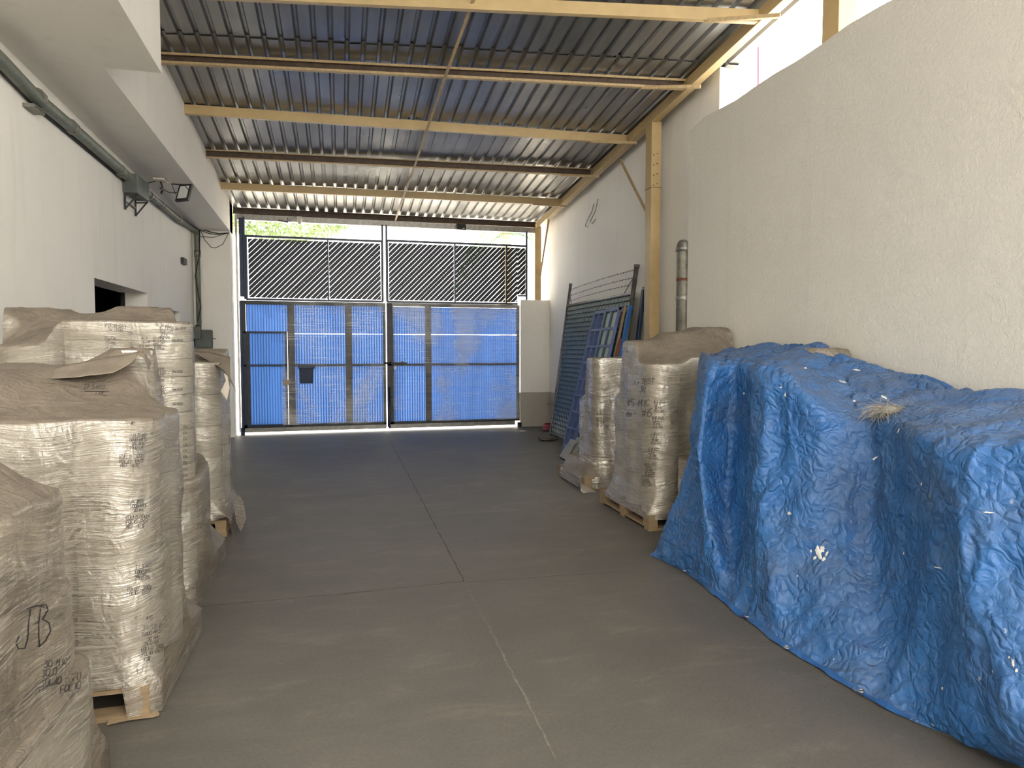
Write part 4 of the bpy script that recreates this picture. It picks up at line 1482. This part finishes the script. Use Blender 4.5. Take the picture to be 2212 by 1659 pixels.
it = [(228, 706, 'FOLIO 589', 8, -4), (232, 715, 'SALCEDO', 7, -3), (225, 734, '25.775', 7, -3), (227, 743, '25 MIC', 7, -3), (226, 753, '37.0', 7, 0),
      (335, 704, '26.34 1054', 6, -6), (343, 712, '10.3 KGS.', 7, -2), (344, 719, '4000 MTS', 6, -3), (346, 725, '15 MIC', 5, -2), (344, 731, '10.0 CMS', 5, -2), (378, 712, 'SALCEDO', 5, 0)]
for yy_ in (733, 800, 838, 870):
    it += [(330, yy_, '52 0197', 6, 0), (330, yy_ + 7, '10.3 KGS.', 6, 0), (330, yy_ + 13, '4000 MTS', 5, 0), (332, yy_ + 18, '15 MIC', 5, 0), (332, yy_ + 23, '10.0 CMS', 5, 0), (372, yy_ + 5, 'SALCEDO', 5, 0)]
it += [(305, 733, '10.3', 6, 0), (308, 741, '15 MIC', 5, 0), (300, 750, '10.0 CMS', 5, 0)]
for k in range(9):
    it.append((396, 925 + k * 13, 'EH', 6, 0))
ink(r, wp, it, wpx=.55)
r, wp = LOADS['mic']
it = [('S', [(1356, 864), (1356, 875)], 1.0), (1354, 876, '15 MIC', 15, -2, .9), (1385, 900, '#6', 18, -2, .9), ('S', [(1340, 892), (1360, 891), (1352, 896), (1378, 893)], .8), (1352, 900, 'CH', 9, 0, .8),
      (1370, 832, 'RETEST', 11, 5, .8), (1380, 847, 'JR', 12, 0, .8)]
for x_, y_ in ((1412, 870), (1408, 905), (1405, 940), (1400, 973), (1392, 1005), (1386, 1030)):
    it += [(x_, y_, '6.8 KGS', 6, -2), (x_, y_ + 7, '3.8 M', 5, -2), (x_ + 2, y_ + 13, '15 MIC', 5, -2), (x_, y_ + 19, '13.5 CMS', 5, -2)]
ink(r, wp, it, wpx=.6)
r, wp = LOADS['behind']
ink(r, wp, [(1288, 895, '2933', 7, -2), (1288, 908, '6.3 KGS', 7, -3), (1288, 915, '15 MIC', 6, -3), (1288, 922, '13.0 CMS', 6, -3)], wpx=.6)

# ================================================================== TARP
COLS = [
 # back ridge (px,py,X), [points down the front], hem (px,py)
 ((1555, 760, 3.35), [(1515, 768, 2.80), (1508, 830, 2.68), (1497, 900, 2.62), (1482, 990, 2.54), (1460, 1080, 2.44), (1428, 1155, 2.36)], (1405, 1200)),
 ((1575, 757, 3.35), [(1525, 775, 2.66), (1518, 850, 2.56), (1508, 930, 2.50), (1505, 1010, 2.45), (1508, 1100, 2.40), (1500, 1180, 2.36)], (1460, 1226)),
 ((1600, 754, 3.35), [(1548, 790, 2.62), (1530, 860, 2.55), (1518, 950, 2.48), (1518, 1040, 2.42), (1530, 1130, 2.37), (1540, 1215, 2.33)], (1500, 1252)),
 ((1640, 752, 3.36), [(1592, 790, 2.80), (1590, 860, 2.80), (1580, 950, 2.75), (1572, 1060, 2.66), (1572, 1150, 2.54), (1580, 1240, 2.42)], (1560, 1300)),
 ((1680, 751, 3.4), [(1620, 800, 2.72), (1617, 880, 2.70), (1612, 970, 2.66), (1606, 1080, 2.58), (1612, 1180, 2.48), (1618, 1270, 2.38)], (1592, 1328)),
 ((1720, 752, 3.4), [(1636, 797, 2.58), (1634, 880, 2.53), (1632, 970, 2.49), (1634, 1080, 2.43), (1646, 1190, 2.37), (1662, 1270, 2.32)], (1614, 1340)),
 ((1760, 755, 3.45), [(1700, 812, 2.62), (1695, 910, 2.58), (1692, 1010, 2.54), (1692, 1120, 2.48), (1700, 1230, 2.41), (1704, 1330, 2.36)], (1680, 1392)),
 ((1800, 770, 3.45), [(1762, 868, 2.66), (1756, 950, 2.62), (1752, 1050, 2.58), (1756, 1160, 2.52), (1768, 1280, 2.44), (1780, 1390, 2.37)], (1770, 1446)),
 ((1845, 785, 3.5), [(1820, 902, 2.76), (1818, 980, 2.73), (1815, 1080, 2.68), (1820, 1190, 2.60), (1835, 1320, 2.49), (1850, 1440, 2.38)], (1850, 1496)),
 ((1890, 800, 3.5), [(1880, 912, 2.86), (1885, 1000, 2.84), (1888, 1100, 2.78), (1892, 1220, 2.68), (1905, 1360, 2.54), (1915, 1480, 2.40)], (1915, 1530)),
 ((1950, 816, 3.5), [(1945, 925, 2.74), (1950, 1010, 2.70), (1958, 1120, 2.65), (1968, 1250, 2.58), (1985, 1390, 2.48), (2000, 1515, 2.38)], (1990, 1566)),
 ((2005, 832, 3.5), [(2025, 962, 2.50), (2035, 1050, 2.45), (2050, 1150, 2.41), (2075, 1290, 2.36), (2120, 1430, 2.32), (2150, 1560, 2.30)], (2080, 1600)),
 ((2080, 848, 3.5), [(2080, 958, 2.47), (2090, 1060, 2.42), (2110, 1180, 2.38), (2150, 1330, 2.34), (2200, 1480, 2.31), (2230, 1600, 2.28)], (2170, 1637)),
 ((2190, 853, 3.5), [(2190, 955, 2.50), (2210, 1080, 2.46), (2240, 1220, 2.43), (2290, 1390, 2.40), (2340, 1560, 2.36), (2350, 1680, 2.32)], (2270, 1690)),
 ((2340, 858, 3.5), [(2340, 960, 2.52), (2370, 1110, 2.48), (2410, 1290, 2.46), (2480, 1500, 2.43), (2540, 1700, 2.40), (2540, 1830, 2.34)], (2440, 1800)),
 ((2560, 862, 3.5), [(2560, 965, 2.55), (2600, 1150, 2.50), (2660, 1370, 2.48), (2750, 1640, 2.45), (2850, 1900, 2.42), (2850, 2050, 2.35)], (2700, 1980)),
]
def catmull(p, t):
    n = len(p) - 1
    i = min(int(t), n - 1)
    u = t - i
    p0, p1, p2, p3 = p[max(i - 1, 0)], p[i], p[i + 1], p[min(i + 2, n)]
    return .5 * ((2 * p1) + (p2 - p0) * u + (2 * p0 - 5 * p1 + 4 * p2 - p3) * u * u + (-p0 + 3 * p1 - 3 * p2 + p3) * u ** 3)
TC = []
for back, front, hem in COLS:
    bk = on(back[0], back[1], X=back[2])
    fr = [on(a, b, X=c) for a, b, c in front]
    hm = on(hem[0], hem[1], Z=.006)
    foot = fr[-1].copy()
    foot.z = max(foot.z, .03)
    fr[-1] = foot
    m1 = bk.lerp(fr[0], .35)
    m2 = bk.lerp(fr[0], .70)
    m1.z += -.01
    m2.z += .0
    wl = Vector((min(3.655, bk.x + .16), bk.y + .03, bk.z - .06))
    wl2 = Vector((3.66, bk.y + .05, .8))
    low_ = foot.lerp(hm, .55)
    low_.z = max(.012, foot.z * .30)
    TC.append([wl2, wl, bk, m1, m2] + fr + [low_, hm])
NU, NV = 330, 210
nr = len(TC[0])
tp = MB()
Pg = []
grid_pts = []
for i in range(NU + 1):
    tu = (len(TC) - 1) * i / NU
    row = []
    colp = [catmull([TC[k][j] for k in range(len(TC))], tu) for j in range(nr)]
    for j in range(NV + 1):
        row.append(catmull(colp, (nr - 1) * j / NV))
    grid_pts.append(row)
def ridged(v):
    return 1 - abs(noise.noise(v)) * 2
out = []
for i in range(NU + 1):
    row = []
    for j in range(NV + 1):
        p = grid_pts[i][j]
        a = grid_pts[min(i + 1, NU)][j] - grid_pts[max(i - 1, 0)][j]
        b = grid_pts[i][min(j + 1, NV)] - grid_pts[i][max(j - 1, 0)]
        n = a.cross(b)
        n = n.normalized() if n.length > 1e-9 else Vector((-1, 0, 0))
        if n.x > 0:
            n = -n
        t = j / NV
        amp = 1.0 if t < .93 else max(.1, (1 - t) / .07)
        w = Vector((p.x * 1.0, p.y, p.z))
        q = w + Vector((noise.noise(w * 3), noise.noise(w * 3 + Vector((9, 1, 3))), noise.noise(w * 3 + Vector((4, 7, 2))))) * .12
        d = .028 * (ridged(Vector((q.x * 2.2, q.y * 4.2, q.z * 1.1))) - .55)
        d += .013 * (ridged(Vector((q.x * 6, q.y * 8 + q.z * 3, q.z * 5))) - .55)
        d += .006 * (ridged(Vector((q.x * 15, q.y * 15 - q.z * 6, q.z * 13))) - .55)
        d += .003 * (ridged(q * 34) - .5)
        if t < .36:      # lying on the pile: rounder lumps
            d += .035 * noise.noise(Vector((p.x * 3.2, p.y * 3.6, 5.0)))
        d *= amp
        p = p + n * d
        if t > .93:
            p.z = max(p.z, .004) + (.010 * abs(noise.noise(Vector((p.y * 9, p.x * 6, 3)))) * (t - .93) / .07)
            if j == NV:
                p += Vector((.02 * noise.noise(Vector((p.y * 7, 2, 1))), .012 * noise.noise(Vector((p.y * 11, 5, 1))), 0))
        p.z = max(p.z, .004)
        row.append(p)
    out.append(row)
tarp_root = thing('tarp', 'big crumpled blue tarp draped over the pile along the right wall', 'tarp', (2.9, 3.2, 0))
tp.grid(out)
tarp_obj = tp.build('tarp_sheet', M['tarp'], tarp_root)
# hem strip and eyelets
hm = MB()
hm.grid([[out[i][NV - 12] + Vector((-.002, 0, .004)) for i in range(NU + 1)], [out[i][NV] + Vector((-.002, 0, .004)) for i in range(NU + 1)]])
hm.build('hem', M['hem'], tarp_root)
for (px_, py_) in ((1614, 1331), (1480, 1232), (1700, 1398), (1860, 1492), (2020, 1565)):
    c = on(px_, py_, Z=.03)
    m = MB()
    ring = [c + Vector((.013 * math.cos(k * math.pi / 8), .013 * math.sin(k * math.pi / 8), .0)) for k in range(17)]
    m.tube(ring, .004, 6)
    m.build('eyelet', M['eyelet'], tarp_root)
tarp_tree = bvh_of(tarp_obj)
def splash(px_, py_, w, h, seed, ang=0.0):
    """one ragged dab of dried white paint on the tarp"""
    rs = random.Random(seed)
    n = 18
    prof = [(.55 + .6 * rs.random()) for _ in range(n)]
    vs, eye = [], Vector((0, 0, EYE))
    for k in range(-1, n):
        t = 2 * math.pi * k / n
        r_ = 0 if k < 0 else prof[k]
        u, v = w * r_ * math.cos(t), h * r_ * math.sin(t)
        d = ray(px_ + u * math.cos(ang) - v * math.sin(ang), py_ + u * math.sin(ang) + v * math.cos(ang)).normalized()
        loc = tarp_tree.ray_cast(eye, d)[0]
        if loc is None:
            return
        vs.append(loc - d * .005)
    MB().add(vs, [(0, 1 + k, 1 + (k + 1) % n) for k in range(n)]).build('paint_splash', M['white_paint'], tarp_root)
for k, (a, b, w, h, an) in enumerate(((1768, 1193, 15, 7, 1.3), (1776, 1186, 6, 9, .3), (1760, 1205, 3, 5, .5), (1779, 1208, 4, 6, .9), (1786, 1196, 3, 7, .2), (1752, 1190, 2, 4, 0), (1890, 990, 7, 2.5, -.6),
        (2188, 1432, 4, 12, -.2), (2196, 1448, 4, 5, .3), (2180, 1420, 3, 3, 0), (1820, 824, 10, 2.5, .3), (1850, 799, 9, 2, .15), (1910, 858, 8, 3, .5), (1696, 853, 2, 5, .1), (1845, 866, 4, 2, 0),
        (2135, 1107, 12, 2, .1), (2025, 1226, 12, 1.5, .2), (2035, 1487, 2, 4, .2), (1607, 850, 2, 3, 0), (1722, 1244, 2, 2, 0), (1990, 1045, 1.5, 4, .1), (1952, 1195, 1.5, 4, .1), (1740, 795, 4, 2, .2))):
    splash(a, b, w, h, k, an)
# ragged straw clump lying on the tarp
def tarp_at(x, y):
    t = bvh_of(tarp_obj)
    d = ray(x, y).normalized()
    loc = t.ray_cast(Vector((0, 0, EYE)), d)[0]
    return loc if loc is not None else on(x, y, X=2.8)
c0 = tarp_at(1925, 893)
r = thing('straw_clump', 'ragged clump of grey straw-like fibre lying on the blue tarp', 'straw', c0)
mb = MB()
for k in range(420):
    a = Vector((random.gauss(0, .05), random.gauss(0, .03), abs(random.gauss(0, .012)) + .012)) + c0
    dd = Vector((random.uniform(-1, .3), random.uniform(-.6, .6), random.uniform(-.45, .25))).normalized()
    L = random.uniform(.04, .12)
    mb.tube([a, a + dd * L * .5 + Vector((0, 0, .006)), a + dd * L + Vector((0, 0, -.012))], .0009, 3, False, False)
mb.build('loose_fibres', M['straw'], r)
mb = MB()
P = []
for i in range(14):
    row = []
    for j in range(9):
        u, v = i / 13 * 2 - 1, j / 8 * 2 - 1
        rr = max(0, 1 - u * u - v * v) ** .5
        row.append(c0 + Vector((u * .085, v * .05, .035 * rr + .008 + .006 * noise.noise(Vector((u * 4, v * 4, 1))))))
    P.append(row)
mb.grid(P)
mb.build('matted_base', M['straw'], r)

# ================================================================== THINGS LEANING ON THE RIGHT WALL
def lean(xb, xt, H):
    """returns f(y, z): point on the leaning plane"""
    return lambda y, z, off=0.0: Vector((xb + (xt - xb) * z / H - off, y, z + off * (xt - xb) / H))
# chain-link gate panel with green slats
fp = lean(3.72, 4.10, 2.78)
YA, YB = 11.60, 8.78
root = thing('fence_panel', 'large leaning fence panel with woven green slats and barbed wire on top', 'fence panel', (3.72, (YA + YB) / 2, 0))
mb = MB()
mb.tube([fp(YA, .0), fp(YA, 2.78)], .026, 12)
mb.tube([fp(YB, .0), fp(YB, 2.80)], .034, 12)
mb.tube([fp(YA, 2.40), fp(YB, 2.40)], .026, 12)
mb.tube([fp(YA, .06), fp(YB, .06)], .024, 12)
for y, rr in ((YA, .033), (YB, .042)):
    mb.tube([fp(y, 2.77), fp(y, 2.81)], rr, 12)
mb.build('pipe_frame', M['galv_dirty'], root)
mb = MB()
y = YA - .04
kk = 0
pitch = .068
rowsn = 29
while y > YB + .04:
    for q in range(rowsn):       # bowed slat pieces woven through the mesh
        z0_, z1_ = .10 + q * (2.27 / rowsn), .10 + (q + 1.0) * (2.27 / rowsn)
        o_ = .011 if (q + kk) % 2 else -.002
        o2 = .005
        ya, yb = y, y - pitch * 1.25
        zc = (z0_ + z1_) / 2
        mb.add([fp(ya, zc + .012, o2), fp(ya - pitch * .3, z1_ - .002, o_ + .006), fp(yb, zc + .020, o2 + .004), fp(yb, zc - .020, o2 + .004), fp(ya - pitch * .3, z0_ + .012, o_ + .012), fp(ya, zc - .03, o2)],
               [(0, 1, 2, 3, 4, 5)])
    y -= pitch
    kk += 1
mb.build('green_slats', M['green_slat'], root)
mb = MB().hexa([fp(YA - .03, .08, -.012), fp(YB + .03, .08, -.012), fp(YB + .03, .08, -.006), fp(YA - .03, .08, -.006), fp(YA - .03, 2.38, -.012), fp(YB + .03, 2.38, -.012), fp(YB + .03, 2.38, -.006), fp(YA - .03, 2.38, -.006)])
mb.build('slat_backing', M['green_in'], root)
mb = MB()
for z in (2.50, 2.60, 2.71):
    barb(mb, fp(YA, z - .02), fp(YB, z + .03), -.02, 26, .004)
mb.build('barbed_wire', M['galv_dirty'], root)
MB().tube([fp(YA, 2.65), fp(YA - .2, 2.42)], .007, 8).build('corner_stay', M['galv_dirty'], root)
MB().tube([fp(YB, 2.68), fp(YB + .32, 2.42)], .007, 8).build('corner_stay', M['galv_dirty'], root)
mb = MB().tube([fp(YA - .06, .05, .03), fp(YA - .10, .5, .035), fp(YA - .22, 1.3, .03), fp(YA - .30, 1.75, .025)], .006, 6)
mb.build('loose_chain', M['galv'], root)
MB().add([fp(9.35, 1.83, .05), fp(9.23, 1.93, .05), fp(9.11, 1.83, .05), fp(9.23, 1.72, .05)], [(0, 1, 2, 3)]).build('warning_sign', M['sticker'], root, solid=.004, label='small yellow diamond sign')

# blue glazed frames
def glazed(label, xb, xt, ya, yb, H, glazed_, rows_=8, inner='green_in'):
    f = lean(xb, xt, H)
    r = thing('door_frame', label, 'door', (xb, (ya + yb) / 2, 0), 'leaning chalky blue glazed doors')
    w = .045
    d = .035
    def bar3(m, y0, y1, z0, z1, o0=0.0, o1=d):
        m.hexa([f(y0, z0, o0), f(y1, z0, o0), f(y1, z0, o1), f(y0, z0, o1), f(y0, z1, o0), f(y1, z1, o0), f(y1, z1, o1), f(y0, z1, o1)])
    m = MB()
    bar3(m, ya, ya - w, 0.01, H)
    bar3(m, yb + w, yb, 0.01, H)
    bar3(m, ya, yb, H - .05, H)
    bar3(m, ya, yb, .01, .13)
    m.build('outer_frame', M['blue_frame'], r, bevel=.003)
    yc_ = (ya + yb) / 2
    m = MB()
    bar3(m, yc_ + .014, yc_ - .014, .13, H - .05, .004, d - .002)
    zs = [.13 + (H - .18) * k / rows_ for k in range(rows_ + 1)]
    for z in zs[1:-1]:
        bar3(m, ya - w, yb + w, z - .018, z + .018, .004, d - .001)
    m.build('glazing_bars', M['blue_frame'], r, bevel=.002)
    if glazed_:
        m = MB()
        for k in range(1, rows_):
            bar3(m, ya - w, yc_ + .014, zs[k] + .018, zs[k + 1] - .018, .006, .010)
            bar3(m, yc_ - .014, yb + w, zs[k] + .018, zs[k + 1] - .018, .006, .010)
        m.build('frosted_panes', M['frosted'], r)
    m = MB()
    if glazed_:
        for yq in (ya - w - .012, yc_ - .014 - .012):
            bar3(m, yq + .012, yq - .012, .13, H - .05, .002, d * .75)
        m.build('green_beads', M[inner], r)
    else:
        for k in range(rows_):
            for yq in (ya - w - .035, ya - w - .075, yc_ - .045, yc_ - .085):
                bar3(m, yq + .007, yq - .007, zs[k] + .018, zs[k + 1] - .018, -.01, .012)
            for yq in (ya - w - .05, yc_ - .06):
                bar3(m, yq + .035, yq - .035, zs[k + 1] - .05, zs[k + 1] - .018, -.005, .012)
        m.build('inner_bars', M['blue_frame'], r)
        m = MB()
        bar3(m, ya - .02, yb + .02, .12, H - .03, -.03, -.02)
        m.build('back_sheet', M['navy'], r)
    return r, f
r, fA = glazed('left of two leaning blue doors, its openings unglazed', 3.36, 3.90, 9.82, 9.34, 2.19, False)
r, fB = glazed('right of two leaning blue doors, with frosted white panes', 3.34, 3.86, 9.27, 8.74, 2.20, True)
# rust angle, blue bar, blue posts
def lean_bar(name, mat, pb, pt, w, h, label, cat='bar'):
    o = MB().bar(pb, pt, w, h, up=(1, 0, 0)).build(name, M[mat], None, bevel=.003)
    return tag(o, label, cat)
lean_bar('rusty_angle', 'rust_red', (3.37, 8.66, .02), (3.80, 8.62, 1.75), .03, .05, 'rust brown steel bar leaning against the edge of the frosted blue door')
lean_bar('blue_bar', 'blue_bar', (3.50, 8.60, .02), (3.92, 8.58, 2.22), .03, .06, 'bright blue square bar leaning between the door and the fence panel')
lean_bar('wooden_strip', 'wood', (3.42, 8.71, .02), (3.89, 8.69, 2.21), .02, .035, 'weathered brown strip leaning along the right edge of the frosted door')
root = thing('blue_post', 'dark blue steel post leaning on the wall right of the fence panel', 'post', (3.80, 8.5, 0))
MB().bar((3.78, 8.46, .02), (4.13, 8.60, 2.44), .07, .05, up=(1, 0, 0)).build('tube', M['navy'], root, bevel=.004)
m = MB()
for k in range(4):
    q = Vector((4.135 - .02, 8.53 + k * .03, 2.45))
    m.tube([q, q + Vector((0, 0, .02)), q + Vector((.008, -.012, .028))], .004, 6)
m.build('end_hooks', M['black'], root)
# galvanised pipe with domed cap
root = thing('standpipe', 'tall galvanised pipe with a domed cap standing in the wall recess', 'pipe', (4.08, 7.42, 0))
m = MB().lathe(4.08, 7.42, [(.0, 0), (.075, 0), (.075, 2.82)], 24)
m.build('pipe', M['galv_dirty'], root)
m = MB().lathe(4.08, 7.42, [(.076, 2.80), (.088, 2.80), (.088, 2.845), (.078, 2.86), (.07, 2.90), (.045, 2.935), (.0, 2.948)], 24)
m.build('domed_cap', M['galv'], root)
MB().lathe(4.08, 7.42, [(.0765, 2.44), (.0775, 2.445), (.0775, 2.47), (.0765, 2.475)], 24).build('red_mark', M['rust_red'], root)
MB().lathe(4.08, 7.42, [(.0765, 2.20), (.083, 2.21), (.083, 2.25), (.0765, 2.26)], 24).build('collar', M['galv'], root)
# hose
root = thing('hose', 'dark red hose coiled on the floor by the gate pier', 'hose', (4.02, 12.45, 0))
pts = []
for k in range(150):
    t = k / 149
    a = t * 2 * math.pi * 5
    rr = .15 - .03 * t
    pts.append((3.99 + rr * math.cos(a), 12.42 + rr * 1.3 * math.sin(a), .018 + .11 * t + .008 * math.sin(a * 1.7)))
pts += [(4.05, 12.35, .22), (4.10, 12.25, .42), (4.13, 12.15, .62), (4.12, 12.10, .75)]
MB().tube(pts, .016, 8).build('coil', M['hose'], root)
# rubble
def rock(c, s, seed, name='concrete_chunk'):
    bm = bmesh.new()
    bmesh.ops.create_icosphere(bm, subdivisions=3, radius=1)
    for v in bm.verts:
        k = 1 + .35 * noise.noise(v.co * 1.7 + Vector((seed, 0, 0))) + .12 * noise.noise(v.co * 5 + Vector((0, seed, 0)))
        v.co = Vector((v.co.x * s[0] * k, v.co.y * s[1] * k, max(-.6, min(.6, v.co.z)) * s[2] * k))
    zmin = min(v.co.z for v in bm.verts)
    for v in bm.verts:
        v.co += Vector((c[0], c[1], -zmin + .001))
    me = bpy.data.meshes.new(name)
    bm.to_mesh(me)
    bm.free()
    me.materials.append(M['rubble'])
    o = bpy.data.objects.new(name, me)
    C.objects.link(o)
    return o
tag(rock((3.50, 11.1), (.17, .14, .05), 1), 'flat broken concrete chunk on the floor at the foot of the fence panel', 'rubble')
tag(rock((3.56, 11.42), (.10, .10, .04), 5), 'smaller broken concrete chunk beside the hose', 'rubble')
# tiles leaning in front of the doors
for k, (y_, x_, hh, lab) in enumerate(((9.12, 3.12, .27, 'pale tile leaning at the foot of the blue doors, front one'), (9.02, 3.19, .31, 'pale tile leaning at the foot of the blue doors, rear one'))):
    f = lean(x_, x_ + .17, hh)
    o = MB().hexa([f(y_ + .11, 0.002), f(y_ - .11, 0.002), f(y_ - .11, 0.01, .03), f(y_ + .11, 0.01, .03), f(y_ + .07, hh), f(y_ - .15, hh), f(y_ - .15, hh, .03), f(y_ + .07, hh, .03)]).build('tile', M['tile'], None, bevel=.003)
    tag(o, lab, 'tile', 'pale tiles by the blue doors')
# wires on far right wall
mb = MB()
A0 = on(1283, 440, X=XW - .01)
mb.tube([A0, on(1278, 458, X=XW - .02), on(1268, 476, X=XW - .02), on(1264, 488, X=XW - .02), on(1270, 491, X=XW - .02)], .005, 6)
mb.tube([on(1292, 430, X=XW - .01), on(1286, 456, X=XW - .02), on(1275, 478, X=XW - .02), on(1279, 483, X=XW - .02), on(1287, 473, X=XW - .02)], .005, 6)
tag(mb.build('cable', M['cable']), 'thin loose wires hanging on the far right wall below the rafter', 'cable')
o = MB().tube([on(1178, 871, X=XW - .03), on(1186, 873, X=XW - .05), on(1196, 874, X=XW - .05)], .009, 8).build('wall_pipe', M['galv'])
tag(o, 'short thin pipe low on the wall just right of the gate pier', 'pipe')

# ================================================================== OUTSIDE, SEEN OVER THE GATE AND WALL
def tree(name, label, c, rad, n, mat, group=None, bole=None):
    r = thing(name, label, 'tree', (c[0], c[1], 0), group)
    mb = MB()
    for k in range(n):
        u = Vector((random.gauss(0, 1), random.gauss(0, 1), random.gauss(0, 1))).normalized() * random.uniform(.45, 1) ** .5
        p = Vector((c[0] + u.x * rad[0], c[1] + u.y * rad[1], c[2] + u.z * rad[2]))
        a = Vector((random.uniform(-1, 1), random.uniform(-1, 1), random.uniform(-1, 1))).normalized()
        b = a.cross(Vector((random.uniform(-1, 1), random.uniform(-1, 1), .3))).normalized()
        s_ = random.uniform(.05, .11)
        mb.add([p, p + a * s_ + b * s_ * .4, p + a * s_ * 2, p + a * s_ - b * s_ * .4], [(0, 1, 2, 3)])
    mb.build('foliage', M[mat], r)
    bole = bole or [(c[0], c[1], 0), (c[0] + .1, c[1], c[2] * .6), (c[0], c[1], c[2])]
    MB().tube(bole, [.16 - .1 * k / len(bole) for k in range(len(bole))], 10).build('trunk', M['bark'], r)
    return r
tree('leafy_tree', 'pale leafy tree beyond the left gate leaf', (-1.7, 22.5, 6.0), (2.2, 1.3, 1.0), 4200, 'leaf', bole=[(-3.75, 22.5, 0), (-3.8, 22.5, 3), (-3.7, 22.5, 5.0), (-3.0, 22.5, 5.7), (-1.9, 22.5, 6.0)])
r = thing('palm_tree', 'palm tree seen over the right end of the gate', 'tree', (5.2, 21, 0))
mb = MB().tube([(5.2, 21, 0), (5.22, 21, 3), (5.2, 21, 6.2)], [.24, .2, .18], 14)
mb.build('trunk', M['bark'], r)
mb = MB()
for k in range(22):
    a = 2 * math.pi * k / 22 + random.uniform(-.1, .1)
    el = random.uniform(-.9, .5)
    dirv = Vector((math.cos(a), math.sin(a), 0))
    pts = [Vector((5.2, 21, 6.0 - .3 * (k % 3))) + dirv * (t * 1.7) + Vector((0, 0, el * t - 1.3 * t * t)) for t in [i / 9 for i in range(10)]]
    for p, q in zip(pts[:-1], pts[1:]):
        sd = dirv.cross(Vector((0, 0, 1)))
        for sg in (-1, 1):
            for z_ in range(3):
                m0 = p.lerp(q, z_ / 3)
                mb.add([m0, m0 + sd * sg * .32 + Vector((0, 0, -.16)) + dirv * .1, m0 + dirv * .05], [(0, 1, 2)])
mb.build('fronds', M['palm'], r)
o = MB().box(6.6, 9.5, 24, 30, 0, 6.9).build('house_wall', M['neighbour'])
tag(o, 'pale house wall beyond the right end of the gate', 'building')
r = thing('neighbour_house', 'bright house seen through the gap above the right wall', 'building', (9, 12, 0))
MB().box(9.0, 13, 8.0, 17.0, 0, 12).build('wall', M['neighbour'], r)
m = MB()
a, b = on(1583, 150, X=8.98), on(1604, 150, X=8.98)
m.box(8.9, 8.995, b.y, a.y, 3, 12)
m.build('pillar', M['neighbour_yellow'], r, label='cream coloured pillar')
a, b = on(1578, 98, X=8.88), on(1612, 62, X=8.88)
MB().bar(a, b, .12, .22).build('fascia', M['red'], r, label='red roof edge')
a, b = on(1646, 190, X=8.5), on(1637, 70, X=8.5)
o = MB().tube([Vector((a.x, a.y, 0)), Vector((b.x, b.y, b.z + 1))], .022, 10).build('red_pole', M['red'])
tag(o, 'thin red pole outside above the right wall', 'pole')
